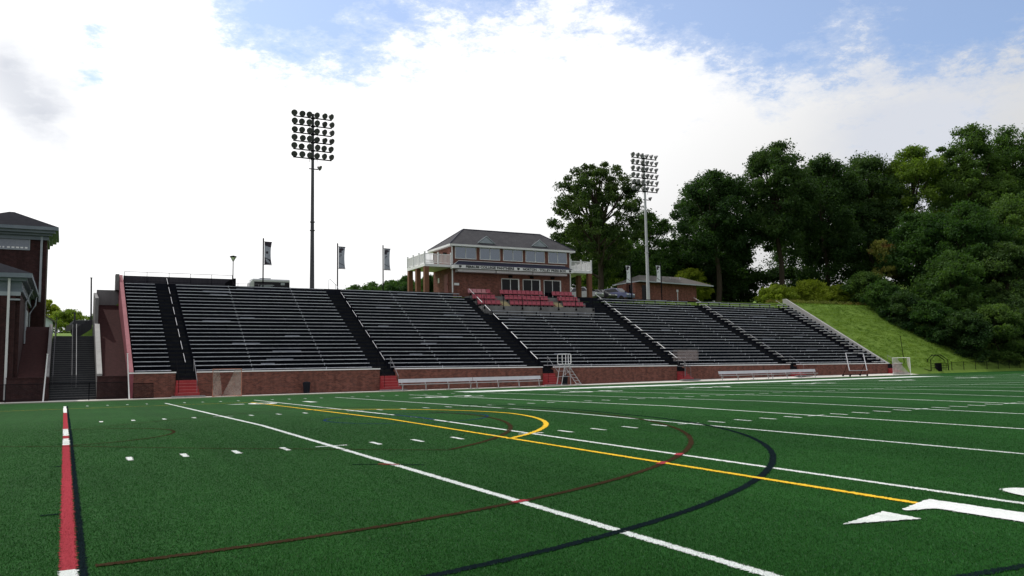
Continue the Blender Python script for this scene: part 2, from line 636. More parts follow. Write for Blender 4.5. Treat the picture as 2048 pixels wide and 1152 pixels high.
def smooth(a, b, x):
    t = min(1, max(0, (x - a) / (b - a)))
    return t * t * (3 - 2 * t)


def terrain(x, y):
    if y <= 13.6:
        z = crown(max(y, -73)) - 0.06
        if y < 9.5 and 112 > x > -70:
            z -= 0.25
        return z
    top = 8.62 + 0.085 * max(0, min(y, 60) - 28.0) - 0.01 * max(0, y - 60) + 0.28 * smooth(52, 60, x) * (1 - smooth(33, 40, y))
    right = min(0.1 + (y - 13.6) * 0.53, max(top, 9.2))
    left = min(-0.5 + (y - 13.6) * 0.42, 4.3 + 0.05 * max(0, min(y, 70) - 26))
    if y < 25.6 and -3 < x < 4:
        left = min(left, -0.6 + max(0, y - 14) * 0.40)
    if y > 27.5:
        left = left + (top - left) * smooth(0.2, 5.5 + max(0, y - 40) * 0.6, x)
    if x < 4:
        z = left
    elif x < 81:
        z = min(-0.6 + (y - 13.6) * 0.40, 5.0) if y < 27.9 else top
        if x < 5 + max(0, y - 40) * 0.6 and y > 27.9:
            z = left
    else:
        z = right
    z += 0.25 * math.sin(x * 0.11 + 1.3) * math.sin(y * 0.13) * smooth(31, 45, y)
    z += 10 * smooth(104, 190, x) * smooth(14, 70, y)
    z += 27 * smooth(100, 185, -y)
    if x > 40:
        z += 0.0009 * max(0, y - 90) ** 1.5
    return z


def stations(parts):
    out = []
    for a, b, st in parts:
        n = max(1, round((b - a) / st))
        out += [a + (b - a) * i / n for i in range(n)]
    out.append(parts[-1][1])
    return out


gx = stations([(-900, -120, 80), (-120, -20, 10), (-20, 8, 0.8), (8, 78, 2.5), (78, 112, 1.2), (112, 220, 8), (220, 1200, 90)])
gy = stations([(-1000, -200, 100), (-200, -90, 10), (-90, -49, 10), (-49, 9.4, 24.4), (9.4, 13.6, 0.7), (13.6, 34, 0.6), (34, 60, 2.0), (60, 160, 8), (160, 1200, 80)])
b = MB()
b.add([(x, y, terrain(x, y)) for y in gy for x in gx],
      [(j * len(gx) + i, j * len(gx) + i + 1, (j + 1) * len(gx) + i + 1, (j + 1) * len(gx) + i) for j in range(len(gy) - 1) for i in range(len(gx) - 1)])
structure(b.build('ground', 'grass', smooth=True))

b = MB()
fy = [-75, -48.77, -24.385, 0, 8.6]
fx = [-70, 0, 112]
b.add([(x, y, crown(y)) for y in fy for x in fx], [(j * 3 + i, j * 3 + i + 1, (j + 1) * 3 + i + 1, (j + 1) * 3 + i) for j in range(4) for i in range(2)])
b.add([(82.5, 8.6, crown(8.6)), (112, 8.6, crown(8.6)), (112, 13.6, crown(13.6)), (82.5, 13.6, crown(13.6))], [(0, 1, 2, 3)])
structure(b.build('field', 'turf'))
b = MB()
b.add([(-70, 8.6, crown(8.6)), (82.5, 8.6, crown(8.6)), (82.5, 10.95, crown(10.95)), (-70, 10.95, crown(10.95))], [(0, 1, 2, 3)])
structure(b.build('field_edge', 'rubber_apron'))


def base_z(x, y=13.0):
    return crown(y) + 0.17 * smooth(30, 62, x) * smooth(10.6, 12.9, y)


b = MB()
px = stations([(-40, 81.8, 3)])
b.add([(x, y, base_z(x, y) + 0.006) for y in (10.9, 11.2, 11.6, 12.1, 12.6, 14.6) for x in px],
      [(j * len(px) + i, j * len(px) + i + 1, (j + 1) * len(px) + i + 1, (j + 1) * len(px) + i) for j in range(5) for i in range(len(px) - 1)])
structure(b.build('pavement', 'pavement'))

# ---- painted markings, laid in the turf with frayed edges
lay = [0]


def strip(mb, pts, w, closed=False, mat=0, jag=None, lift=None):
    """ribbon of width w along plan points, its two edges frayed by the pile"""
    pts = [np.array(p, float) for p in pts]
    if closed:
        pts.append(pts[0])
    dense = []
    for a, c in zip(pts[:-1], pts[1:]):
        L = np.linalg.norm(c - a)
        dist = np.linalg.norm((a + c) / 2 - np.array([0, -47.2]))
        n = int(max(1, L / (0.02 if dist < 16 and L > 0.02 else 0.25)))
        s = 0
        while s < 1:
            q = a + (c - a) * s
            dq = np.linalg.norm(q - np.array([-0.15, -47.2]))
            dense.append(q)
            step = 0.014 if dq < 13 else (0.03 if dq < 24 else (0.12 if dq < 40 else 0.5))
            s += step / max(L, 1e-6)
    dense.append(pts[-1])
    n = len(dense)
    vs = []
    z0 = 0.004 if lift is None else lift
    for i, q in enumerate(dense):
        d = dense[min(i + 1, n - 1)] - dense[max(i - 1, 0)]
        d = d / (np.linalg.norm(d) + 1e-9)
        nr = np.array([-d[1], d[0]])
        dq = np.linalg.norm(q - np.array([-0.15, -47.2]))
        j = 0.011 if dq < 24 else 0.008
        a = q + nr * (w / 2 + random.gauss(0, j))
        c = q - nr * (w / 2 + random.gauss(0, j))
        vs += [(a[0], a[1], crown(a[1]) + z0), (c[0], c[1], crown(c[1]) + z0)]
    mb.add(vs, [(2 * i, 2 * i + 1, 2 * i + 3, 2 * i + 2) for i in range(n - 1)], mat)


def arc(c, r, a0, a1, n=80):
    return [(c[0] + r * math.cos(R(a0 + (a1 - a0) * i / n)), c[1] + r * math.sin(R(a0 + (a1 - a0) * i / n))) for i in range(n + 1)]


YD = 0.9144
wl = MB()
LW = 0.105
for k in range(1, 21):
    x = 5 * YD * k
    if k % 1 == 0:
        strip(wl, [(x, -48.77), (x, 0)], LW if k > 1 else 0.115)
for k in range(20):                                   # one-yard hash marks
    for q in range(1, 5):
        x = (5 * k + q) * YD
        for yc in (-30.93, -18.16):
            strip(wl, [(x, yc - 0.30), (x, yc + 0.30)], 0.10, lift=0.005)
        for yc in (-0.4, -48.3):
            strip(wl, [(x, yc - 0.30), (x, yc + 0.30)], 0.10, lift=0.005)
for k in range(1, 20):
    for yc in (-30.93, -18.16):
        strip(wl, [(5 * k * YD - 0.32, yc), (5 * k * YD + 0.32, yc)], 0.09, lift=0.006)
strip(wl, [(22.9, 2.2), (71.0, 2.2)], 3.0)
for y0, y1 in ((0.3, -9.0), (-21.6, -24.6), (-25.5, -27.3), (-39.5, -42.0)):
    strip(wl, [(-0.075, y0), (-0.075, y1)], 0.125, lift=0.006)
structure(wl.build('white_lines', 'paint_white'))

rl = MB()
for y0, y1 in ((-9.0, -21.6), (-24.6, -25.5), (-27.3, -39.5)):
    strip(rl, [(-0.075, y0), (-0.075, y1)], 0.125, lift=0.006)
strip(rl, [(4.36, -34.31), (4.62, -34.56)], 0.07, lift=0.010)
strip(rl, [(4.47, -38.69), (4.68, -38.62)], 0.11, lift=0.010)
strip(rl, [(9.03, -36.13), (9.26, -35.92)], 0.11, lift=0.010)
strip(rl, [(8.05, -36.87), (8.30, -36.70)], 0.11, lift=0.010)
structure(rl.build('red_lines', 'paint_red'))

BC, BR = (-0.244, -26.638), 14.814
kl = MB()
strip(kl, [(0.03, 0.5), (0.03, -44)], 0.062, lift=0.005)
strip(kl, arc(BC, BR, -88, -3, 160) + [(14.66, -26.0), (14.82, -23.9), (14.86, -21.6), (14.7, -19.0), (14.2, -16.4)], 0.105, lift=0.007)
for x0, x1, y in ((-0.33, -0.14, -31.5), (-0.34, -0.14, -36.55), (-0.24, -0.12, -17.85), (-0.3, -0.14, -27.0)):
    strip(kl, [(x0, y), (x1, y)], 0.06, lift=0.007)
strip(kl, [(4.0, -34.08), (4.36, -34.31)], 0.06, lift=0.007)
strip(kl, [(4.62, -34.57), (4.95, -34.82)], 0.06, lift=0.007)
strip(kl, [(5.2, -43.28), (6.4, -43.36), (7.6, -43.60)], 0.09, lift=0.007)
strip(kl, arc((100.5, -20), 12, 150, 230, 60), 0.4, lift=0.007)
structure(kl.build('black_lines', 'paint_black'))

ml = MB()
strip(ml, arc((-0.13, -25.1), 14.36, -89, 62, 220), 0.10, lift=0.008)
strip(ml, arc((-0.5, -23.7), 11.46, -54, 12, 120), 0.11, lift=0.008)
strip(ml, arc((-0.42, -24.79), 2.72, -80, 88, 80), 0.07, lift=0.008)
strip(ml, [(6.18, -33.03), (2.25, -29.78), (-0.05, -27.62), (-2.5, -26.0)], 0.055, lift=0.008)
strip(ml, [(0.12, -21.94), (3.52, -18.34), (8.0, -14.0)], 0.05, lift=0.008)
structure(ml.build('maroon_lines', 'paint_maroon'))

yl = MB()
strip(yl, [(8.2, -4.0), (8.2, -48.5)], 0.11, lift=0.009)
strip(yl, arc((2.31, -23.78), 9.87, -54, 55, 160), 0.13, lift=0.009)
strip(yl, [(-6, -4.3), (8.2, -4.0)], 0.07, lift=0.009)
strip(yl, arc((88.5, -23.8), 10.5, 118, 242, 80), 0.22, lift=0.009)
strip(yl, [(83.6, -4.0), (83.6, -44.0)], 0.11, lift=0.009)
structure(yl.build('yellow_lines', 'paint_yellow'))

bl = MB()
strip(bl, arc((8.86, -23.98), 2.4, 0, 360, 120), 0.075, lift=0.008)
strip(bl, [(9.145, -22.2), (9.145, -25.4)], 0.11, lift=0.012)
structure(bl.build('blue_lines', 'paint_blue'))


def text_mesh(body, size, bold=0.0, extrude=0.0, spacing=1.0):
    cu = bpy.data.curves.new('lettering', 'FONT')
    cu.body = body
    cu.size = size
    cu.offset = bold
    cu.extrude = extrude
    cu.space_character = spacing
    cu.resolution_u = 3
    ob = bpy.data.objects.new('lettering', cu)
    COL.objects.link(ob)
    dg = bpy.context.evaluated_depsgraph_get()
    dg.update()
    me = bpy.data.meshes.new_from_object(ob.evaluated_get(dg))
    bpy.data.objects.remove(ob)
    bpy.data.curves.remove(cu)
    vs = [tuple(v.co) for v in me.vertices]
    fs = [tuple(p.vertices) for p in me.polygons]
    bpy.data.meshes.remove(me)
    return vs, fs


def put_text(mb, body, size, place, w=None, m=0, bold=0.0, extrude=0.0, h=None):
    """lettering fitted to width w / height h, place(u, v, d) maps it into the world"""
    vs, fs = text_mesh(body, size, bold, extrude)
    x0, x1 = min(v[0] for v in vs), max(v[0] for v in vs)
    y0, y1 = min(v[1] for v in vs), max(v[1] for v in vs)
    sx = w / (x1 - x0) if w else 1
    sy = h / (y1 - y0) if h else 1
    mb.add([place((v[0] - x0) * sx, (v[1] - y0) * sy, v[2]) for v in vs], fs, m)


nm = MB()


NUMERALS = []


def slab(pts):
    """filled numeral outline with frayed edges"""
    out = []
    NUMERALS.append(pts)
    for a, c in zip(pts, pts[1:] + pts[:1]):
        L = math.dist(a, c)
        n = max(1, int(L / 0.03))
        for i in range(n):
            t = i / n
            out.append((a[0] + (c[0] - a[0]) * t + random.gauss(0, 0.008), a[1] + (c[1] - a[1]) * t + random.gauss(0, 0.008)))
    nm.add([(x, y, crown(y) + 0.013) for x, y in out], [tuple(range(len(out)))])


slab([(6.56, -41.56), (7.42, -41.79), (7.46, -41.33)])
slab([(7.70, -41.43), (8.06, -41.52), (8.10, -42.9), (8.60, -42.9), (8.52, -41.13), (8.37, -41.15), (7.72, -41.36)])
o_, i_ = arc((10.25, -41.97), 0.55, 0, 360, 40), None
zero = [(9.95 + 0.42 * math.cos(R(t)), -42.05 + 0.92 * math.sin(R(t))) for t in range(0, 360, 9)]
zin = [(9.95 + 0.14 * math.cos(R(t)), -42.05 + 0.55 * math.sin(R(t))) for t in range(0, 360, 9)]
nm.add([(x, y, crown(y) + 0.013) for x, y in zero + zin], [(i, (i + 1) % 40, 40 + (i + 1) % 40, 40 + i) for i in range(40)])
for k, txt in ((10, '1 0'), (20, '2 0'), (30, '3 0'), (40, '4 0'), (50, '5 0'), (60, '4 0'), (70, '3 0'), (80, '2 0'), (90, '1 0')):
    xc = k * YD
    # far-side numerals face the stand: bottoms towards +Y
    put_text(nm, txt, 2.0, lambda u, v, d, xc=xc: (xc + 1.55 - u, -5.6 - v, crown(-5.6 - v) + 0.013), w=3.1, h=1.85, bold=0.02)
    if k < 50:
        nm.add([(xc - 2.6, -6.5, crown(-6.5) + .013), (xc - 1.75, -6.2, crown(-6.2) + .013), (xc - 1.75, -6.8, crown(-6.8) + .013)], [(0, 1, 2)])
structure(nm.build('field_numbers', 'paint_white'))

# ------------------------------------------------------------------ the grandstand
Y0, RUN, RISE, Z0 = 13.5, 0.58, 0.313, 1.75
NR = 24


def yk(k):
    return Y0 + RUN * k


def zk(k):
    return Z0 + RISE * k


def tread(k):
    return zk(k) - 0.42


def step_profile(k0, k1, yback, zbot):
    pr = []
    for k in range(k0, k1 + 1):
        ya = yk(k) - 0.24
        if k == 0:
            ya = 13.26
        pr.append((ya, tread(k - 1) if k > k0 else zbot))
        pr.append((ya, tread(k)))
    pr.append((yback, tread(k1)))
    pr.append((yback, zbot))
    return pr


AISLES = [(6.3, 7.85), (20.6, 22.05), (34.2, 35.8), (49.4, 51.0), (63.4, 64.9), (76.7, 78.0)]
SECT = [(3.95, 6.3), (7.85, 20.6), (22.05, 34.2), (35.8, 49.4), (51.0, 63.4), (64.9, 76.7), (78.0, 80.0)]
YB = 28.0
stand = thing('grandstand', 'long open concrete grandstand with dark stepped rows facing the green turf field', 'grandstand', (42, 13.3, 0))
g = MB()
g.prism_x(step_profile(0, 23, YB, -0.4), [3.9, 12, 20, 28, 35.3])
g.prism_x(step_profile(0, 17, YB, -0.4), [35.3, 48.3])
g.prism_x(step_profile(0, 23, YB, -0.4), [48.3, 56, 64, 72, 80.2])
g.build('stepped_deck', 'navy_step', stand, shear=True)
for a0, a1 in AISLES:
    s = MB()
    hi = 24
    for k in range(1, hi):
        y = yk(k) - 0.24
        s.box(a0 + 0.08, a1 - 0.08, y - 0.285, y - 0.003, tread(k) - RISE + 0.003 if k else 0.9, tread(k) - RISE / 2)
        s.box(a0 + 0.08, a1 - 0.08, y - 0.001, y + 0.04, tread(k) + 0.003, tread(k) + 0.012)
    s.build('aisle_steps', 'aisle_step', stand, shear=True)
# ends of the stand
e = MB()
e.prism([(3.62, 12.95, 1.66), (3.62, 28.15, 9.75), (3.62, 28.15, -0.3), (3.62, 12.95, -0.3)], (0.27, 0, 0))
e.build('painted_end_wall', 'pink_paint', stand)['label'] = 'sloping end wall painted faded pink'
e = MB()
e.prism([(80.9, 12.7, 0.42), (80.9, 28.5, 9.58), (80.9, 28.9, 9.58), (80.9, 28.9, -0.3), (80.9, 12.7, -0.3)], (0.32, 0, 0))
e.build('concrete_end_wall', 'concrete', stand)['label'] = 'bare grey concrete end wall'
e = MB()
e.box(3.9, 34.0, 27.98, 28.14, 8.1, 9.12)
e.box(48.4, 80.2, 27.98, 28.14, 8.3, 9.16)
e.build('back_curb', 'navy_step', stand, shear=True)
# seat platform in front of the press box
p = MB()
for i, (ya, zt) in enumerate(((23.9, 7.5), (25.55, 8.08), (26.65, 8.7))):
    p.box(35.32, 48.28, ya, 28.16, (6.4, 7.5, 8.08)[i], zt)
p.build('seat_platform', 'concrete_old', stand)
for xa in (38.05, 44.3):
    s = MB()
    for i in range(4):
        s.box(xa, xa + 0.78, 24.9 + 0.28 * i, 25.18 + 0.28 * i, 7.56, 7.72 + 0.155 * i)
    s.build('timber_steps', 'timber', stand)

# ---- the banks of benches
SLAB = ['narrow bank of dark bench rows between the faded pink end wall and the first stairway',
        'wide bank of dark bench rows with a small orange framed goal standing before it',
        'bank of dark bench rows below the three banner poles, ending left of the press box',
        'bank of dark bench rows directly below the press box and its red seats',
        'bank of dark bench rows just right of the press box, wire cage at its foot',
        'bank of dark bench rows under the big trees, tilted metal frame at its foot',
        'short bank of benches against the bare concrete wall at the far right end']
for si, (xa, xb) in enumerate(SECT):
    bk_ = thing('bleacher_bank', SLAB[si], 'bleachers', ((xa + xb) / 2, Y0, 0), 'banks of stadium benches')
    nrow = 18 if si == 3 else 24
    for k in range(nrow):
        x0, x1 = xa + 0.04, xb - 0.04
        if si == 3 and k > 14:
            x0 = max(x0, 36.0)
        q = MB()
        y, z = yk(k), zk(k)
        xs = [x0, min(max(20, x0), x1), x1] if x0 < 20 < x1 else [x0, x1]
        q.prism_x([(y + 0.012, z - 0.05), (y + 0.012, z - 0.002), (y + 0.29, z - 0.002), (y + 0.29, z - 0.05)], xs, 0)
        wob = random.uniform(-0.004, 0.004)
        q.prism_x([(y - 0.012, z - 0.042 + wob), (y - 0.012, z + 0.004), (y + 0.012, z + 0.004), (y + 0.012, z - 0.042 + wob)], xs, 1)
        n = max(2, int((x1 - x0) / 1.5))
        for i in range(n + 1):
            xx = x0 + 0.1 + (x1 - x0 - 0.2) * i / n
            q.box(xx - 0.025, xx + 0.025, y + 0.05, y + 0.22, tread(k) + 0.002, z - 0.05, 0)
        if x1 - x0 > 6:                                # plank joints
            for fr in ((0.36, 0.78) if si != 1 else (0.30, 0.72)):
                xx = x0 + (x1 - x0) * fr + 0.02 * k
                q.box(xx - 0.02, xx + 0.02, y - 0.018, y + 0.0, z - 0.13, z + 0.05, 1)
            if random.random() < 0.22:
                xx = random.uniform(x0 + 1, x1 - 3)
                L = random.uniform(0.8, 2.4)
                q.box(xx, xx + L, y + 0.27, y + 0.30, z + 0.0, z + 0.09, 3)
        if si >= 4:
            q.box(x0 - 0.05, x0 + 0.42, y - 0.016, y + 0.30, z - 0.06, z + 0.009, 2)  # bright metal piece paints in the sunlight caught by the left bench ends
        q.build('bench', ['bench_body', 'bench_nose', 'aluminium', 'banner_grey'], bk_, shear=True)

# ---- low brick walls at the foot of the stand, in pieces between the red steps
GAPS = [(6.5, 7.9), (21.0, 22.35), (35.4, 36.65), (49.9, 51.05), (64.55, 65.8), (79.5, 81.0)]
wx = [3.62] + [v for gp in GAPS for v in gp] + [81.9]
WL = ['short low brick wall under the pink end wall, a dark fence panel before it',
      'long low brick wall with white cap behind the orange framed goal',
      'low brick wall with white cap behind the nearer long silver bench',
      'low brick wall with white cap right of the rolling ladder',
      'low brick wall with white cap behind the left half of the farther silver bench',
      'low brick wall with white cap behind the tilted metal frame',
      'stub of low brick wall beside the last red steps at the far right']


def wtop(x):
    return 1.60 - 0.0068 * max(0, x - 20)


for i in range(7):
    xa, xb = wx[2 * i], wx[2 * i + 1]
    w = thing('brick_wall', WL[i], 'wall', ((xa + xb) / 2, 13.1, 0), 'low brick walls at the foot of the stand')
    q = MB()
    z0, z1 = wtop(xa), wtop(xb)
    q.prism([(xa, 12.98, -0.25), (xb, 12.98, -0.25), (xb, 12.98, z1 - 0.05), (xa, 12.98, z0 - 0.05)], (0, 0.27, 0))
    for xr in ((xa,) if i > 0 else ()) + ((xb,) if i < 6 else ()):
        s_ = 0.26 if xr == xa else -0.26
        q.box(min(xr, xr + s_), max(xr, xr + s_), 13.252, 14.3, -0.2, wtop(xr) - 0.06)
    q.build('masonry', 'brick', w)
    q = MB()
    q.prism([(xa - .03, 12.93, z0 - 0.048), (xb + .03, 12.93, z1 - 0.048), (xb + .03, 12.93, z1 + 0.035), (xa - .03, 12.93, z0 + 0.035)], (0, 0.36, 0))
    q.build('coping', 'white_coping', w)

RL = ['red painted steps left of the orange framed goal', 'red painted steps at the left end of the nearer silver bench',
      'red painted steps between the nearer silver bench and the rolling ladder', 'red painted steps below the raised wire cage',
      'red painted steps half hidden behind the farther silver bench', 'last red painted steps beside the white netted goal at far right']
for i, (xa, xb) in enumerate(GAPS):
    xm = (xa + xb) / 2
    bz = base_z(xm, 12.5)
    t_ = thing('red_steps', RL[i], 'steps', (xm, 12.6, bz), 'red steps up into the stand')
    q = MB()
    n = 5
    top = wtop(xm) - 0.55
    for k in range(n):
        wd = (xb - xa) / 2 - 0.03 + 0.09 * (n - 1 - k) / n
        y = 12.08 + 0.27 * k
        za = bz + 0.10 + (top - bz - 0.1) * k / n
        zb = bz + 0.10 + (top - bz - 0.1) * (k + 1) / n
        if y >= 12.9:
            wd = (xb - xa) / 2 - 0.03
        yend = 12.9 if wd > (xb - xa) / 2 - 0.02 else 13.9
        q.box(xm - wd, xm + wd, y, min(12.92, 12.92) if yend == 12.9 else yend, za if k else bz, zb)
    q.box(xa + 0.03, xb - 0.03, 12.93, 13.9, bz, top - 0.004)
    for k in range(n):
        za = bz + 0.10 + (top - bz - 0.1) * (k + 1) / n
        y = 12.08 + 0.27 * k
        q.box(xa + 0.08, xb - 0.08, y - 0.012, y - 0.001, za - 0.03, za + 0.002, 1)
    q.build('treads', ['red_paint', 'red_edge'], t_)
    q = MB()
    for k in range(3):
        q.box(xa + 0.03, xb - 0.03, 13.25 + 0.2 * k, 13.95 + 0.1 * k, top + 0.002 + 0.17 * k, top + 0.17 * (k + 1))
    q.build('upper_treads', 'aisle_step', t_)
    q = MB()
    q.box(xm - 1.05, xm + 1.05, 11.62, 12.06, bz + 0.008, bz + 0.11)
    q.build('slab', 'concrete_old', t_)
    for s_ in (-1, 1):
        q = MB()
        xr = xm + s_ * ((xb - xa) / 2 - 0.12)
        zt = top
        q.tube([(xr, 12.25, bz + 0.2), (xr, 12.25, bz + 1.1), (xr, 14.0, zt + 1.42), (xr, 14.0, zt + 0.3)], 0.022, 6)
        q.build('handrail', 'black_metal' if s_ < 0 else 'grey_steel', t_)

HL = ['dashed line of white handrails up the first stairway beside the pink wall', 'dashed line of white handrails up the stairway below the left banner poles',
      'dashed line of bright handrails up the stairway at the left edge of the press box', 'dashed line of bright handrails up the stairway at the right edge of the press box',
      'dashed line of dull handrails up the stairway below the brick hut', 'dull handrail up the last stairway near the concrete end wall']
for i, (a0, a1) in enumerate(AISLES):
    xm = (a0 + a1) / 2 + (0.1 if i == 0 else 0.3)
    h = thing('aisle_handrail', HL[i], 'handrail', (xm, 14, 1), 'handrails on the stand stairways')
    for k in range(0, 24, 3) if i < 5 else range(3, 24, 6):
        q = MB()
        ya, yb = yk(k) + 0.1, yk(k) + 1.28
        za, zb = tread(k) + 0.95, tread(k) + 0.95 + RISE * 1.18 / RUN
        rr = 0.026 if i in (2, 3) else (0.016 if i < 2 else 0.012)
        q.tube([(xm, ya, za), (xm, yb, zb)], rr, 6, 0)
        q.tube([(xm, ya + 0.02, za - 0.02), (xm, ya + 0.02, tread(k))], 0.018, 5, 1)
        q.tube([(xm, yb - 0.02, zb - 0.02), (xm, yb - 0.02, tread(k + 2 if k < 22 else k) )], 0.018, 5, 1)
        q.build('rail', ['white_coping' if i in (2, 3) else 'aluminium', 'black_metal'], h, shear=True)  # white on the press box stairways paints in sky and sun reflections

# ---- fencing along the top left of the stand
t_ = thing('metal_screen', 'dark ribbed metal screen along the top row at the left end of the stand', 'screen', (8, 28, 9))
q = MB()
for i in range(86):
    x = 3.95 + i * 0.1
    q.box(x, x + 0.05, 28.20, 28.25, 8.2, 9.72)
    q.box(x + 0.05, x + 0.1, 28.22, 28.24, 8.2, 9.72)
q.build('ribbed_panel', 'panel_dark', t_)
q = MB()
q.prism([(12.55, 26.3, 9.0), (12.55, 28.2, 9.0), (12.55, 28.2, 9.72)], (0.06, 0, 0))
q.prism([(12.0, 27.6, 8.9), (12.9, 27.6, 8.9), (12.9, 27.6, 9.72), (12.65, 27.6, 9.72), (12.0, 27.6, 9.3)], (0, 0.05, 0))
q.build('end_panel', 'black_metal', t_)
t_ = thing('guard_rail', 'thin dark guard rail above the ribbed screen at the left top of the stand', 'railing', (8, 27.7, 8.6))
q = MB()
for z in (9.98, 9.2):
    q.tube([(4.0, 27.7, z + 0.02), (12.6, 27.7, z)], 0.017, 5)
for i in range(6):
    x = 4.0 + i * 1.72
    q.tube([(x, 27.7, 8.55), (x, 27.7, 10.0)], 0.02, 5)
q.build('rails', 'black_metal', t_)
q = MB()
for z in (9.35,):
    q.tube([(12.8, 28.3, z), (16.2, 28.3, z)], 0.012, 5)
for x in (13.2, 15.0, 16.2):
    q.tube([(x, 28.3, 8.6), (x, 28.3, z)], 0.02, 5)
tag(q.build('cable_rail', 'grey_steel', None, origin=(14, 28.3, 8.6)), 'thin low rail behind the top row between the lamp post and the bus', 'railing')
q = MB()
q.tube([(21.35, 28.2, 8.9), (21.38, 28.2, 9.95), (21.45, 28.2, 10.05), (22.2, 28.2, 9.35), (22.25, 28.2, 8.9)], 0.02, 6)
tag(q.build('pipe_rail', 'pale_steel', None, origin=(21.8, 28.2, 8.9)), 'bent pipe rail at the top of the second stairway, beside a banner pole', 'railing')

# ------------------------------------------------------------------ stairs and retaining walls left of the stand
st = thing('outdoor_stairs', 'wide concrete outdoor stairs between the brick building and the stand', 'stairs', (0.4, 14, 0))
SX0, SX1 = -0.98, 1.74
NS = 30
pr = []
for k in range(NS):
    pr.append((14.0 + k * 0.315, -0.05 + k * 0.15))
    pr.append((14.0 + k * 0.315, -0.05 + (k + 1) * 0.15))
pr += [(25.5, -0.05 + NS * 0.15), (25.5, -0.4), (14.0, -0.4)]
q = MB()
q.prism_x(pr[1:-1] + [(14.0, -0.4)], [SX0, SX1])
q.build('flight', 'stair_concrete', st)
q = MB()
for k in range(NS):
    y, z = 14.0 + k * 0.315, -0.05 + (k + 1) * 0.15
    q.box(SX0 + 0.01, SX1 - 0.01, y - 0.006, y + 0.05, z - 0.018, z + 0.004)
q.build('nosing', 'concrete_old', st)['label'] = 'pale worn step edges'
for xr, c_ in ((0.30, 'pole_dark'), (0.56, 'grey_steel'), (-0.82, 'pole_dark')):
    q = MB()
    zb = lambda y: -0.05 + (y - 14) * 0.476
    q.tube([(xr, 15.3, zb(15.3)), (xr, 15.3, zb(15.3) + 0.95), (xr, 23.4, zb(23.4) + 0.95), (xr, 23.4, zb(23.4))], 0.026, 6)
    for y in (17.3, 19.3, 21.4):
        q.tube([(xr, y, zb(y)), (xr, y, zb(y) + 0.95)], 0.02, 5)
    q.build('handrail', c_, st)

w = thing('retaining_wall', 'pale concrete retaining wall climbing along the right side of the outdoor stairs', 'wall', (1.9, 18, 0))
q = MB()
q.prism([(1.76, 13.95, -0.3), (1.76, 13.95, 1.45), (1.76, 21.5, 5.1), (1.76, 22.3, 5.4), (1.76, 22.3, 7.3), (1.76, 28.0, 8.2), (1.76, 28.0, -0.3)], (0.22, 0, 0))
q.build('wall_face', 'concrete_old', w)
q = MB()
q.prism([(1.74, 13.92, 1.452), (1.74, 21.5, 5.102), (1.74, 21.5, 5.3), (1.74, 13.92, 1.6)], (0.32, 0, 0))
q.build('coping', 'concrete', w)
w = thing('retaining_wall', 'low concrete retaining wall along the left side of the outdoor stairs', 'wall', (-1.1, 18, 0))
q = MB()
q.prism([(-1.22, 13.95, -0.3), (-1.22, 13.95, 1.5), (-1.22, 23.3, 5.35), (-1.22, 24.6, 5.35), (-1.22, 24.6, -0.3)], (0.2, 0, 0))
q.build('wall_face', 'concrete_old', w)
q = MB()
q.box(1.99, 3.615, 28.02, 28.2, 4.5, 8.45)
tag(q.build('concrete_wall', 'concrete_old', None, origin=(2.8, 28.1, 4.5)), 'blank blue grey concrete wall at the top of the brick slope beside the stand', 'wall')
q = MB()
q.box(3.33, 3.6, 27.2, 28.4, 8.4, 9.72)
tag(q.build('concrete_pier', 'concrete_old', None, origin=(3.5, 27.8, 8.4)), 'square concrete pier at the top left corner of the stand', 'pier')
for xa, xb, y1, z1, lb in ((1.99, 3.61, 28.0, 7.2, 'brick paved slope between the stairs wall and the pink end wall'),
                           (-2.78, -1.225, 24.5, 5.2, 'brick paved slope between the brick building and the stairs')):
    q = MB()
    q.prism([(xa, 14.3, -0.3), (xa, 14.3, 1.42), (xa, y1, z1), (xa, y1, -0.3)], (xb - xa, 0, 0))
    tag(q.build('brick_slope', 'brick_slope', None, origin=((xa + xb) / 2, 18, 0)), lb, 'slope')
for xa, xb, lb in ((1.76, 3.60, 'low dark brick wall right of the outdoor stairs foot'), (-3.35, -0.99, 'low dark brick wall left of the outdoor stairs foot')):
    w = thing('planter_wall', lb, 'wall', ((xa + xb) / 2, 13.9, 0))
    q = MB()
    q.box(xa, xb, 13.6, 13.93, -0.3, 1.36)
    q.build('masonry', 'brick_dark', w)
    q = MB()
    q.box(xa - 0.02, xb, 13.57, 13.95, 1.362, 1.44)
    q.build('coping', 'brick_dark', w)

# black chain link fence before the stairs
t_ = thing('chain_link_fence', 'low black chain link fence in front of the outdoor stairs', 'fence', (-1, 12.4, 0))
q = MB()
for z in (1.02, 0.06):
    q.tube([(-9, 12.4, z), (3.6, 12.4, z)], 0.02, 5)
q.build('rails', 'black_metal', t_)
q = MB()
q.poly([(-9, 12.41, 0.06), (3.6, 12.41, 0.06), (3.6, 12.41, 1.02), (-9, 12.41, 1.02)])
q.build('mesh_panel', 'fence_thin', t_)
for x in (-7.5, -5.4, -3.3, 1.28, 3.55):
    q = MB()
    q.tube([(x, 12.4, -0.08), (x, 12.4, 1.06)], 0.03, 6)
    q.build('post', 'black_metal', t_)
t_ = thing('fence_panel', 'loose dark fence panel leaning before the short brick wall', 'fence', (4.4, 12.3, 0))
q = MB()
q.tube([(3.85, 12.35, -0.05), (3.85, 12.45, 0.93), (5.05, 12.45, 0.9), (5.08, 12.35, -0.05), (3.85, 12.35, -0.05)], 0.03, 6)
q.build('frame', 'black_metal', t_)
q = MB()
q.poly([(3.87, 12.36, -0.03), (5.06, 12.36, -0.03), (5.03, 12.46, 0.9), (3.87, 12.46, 0.92)])
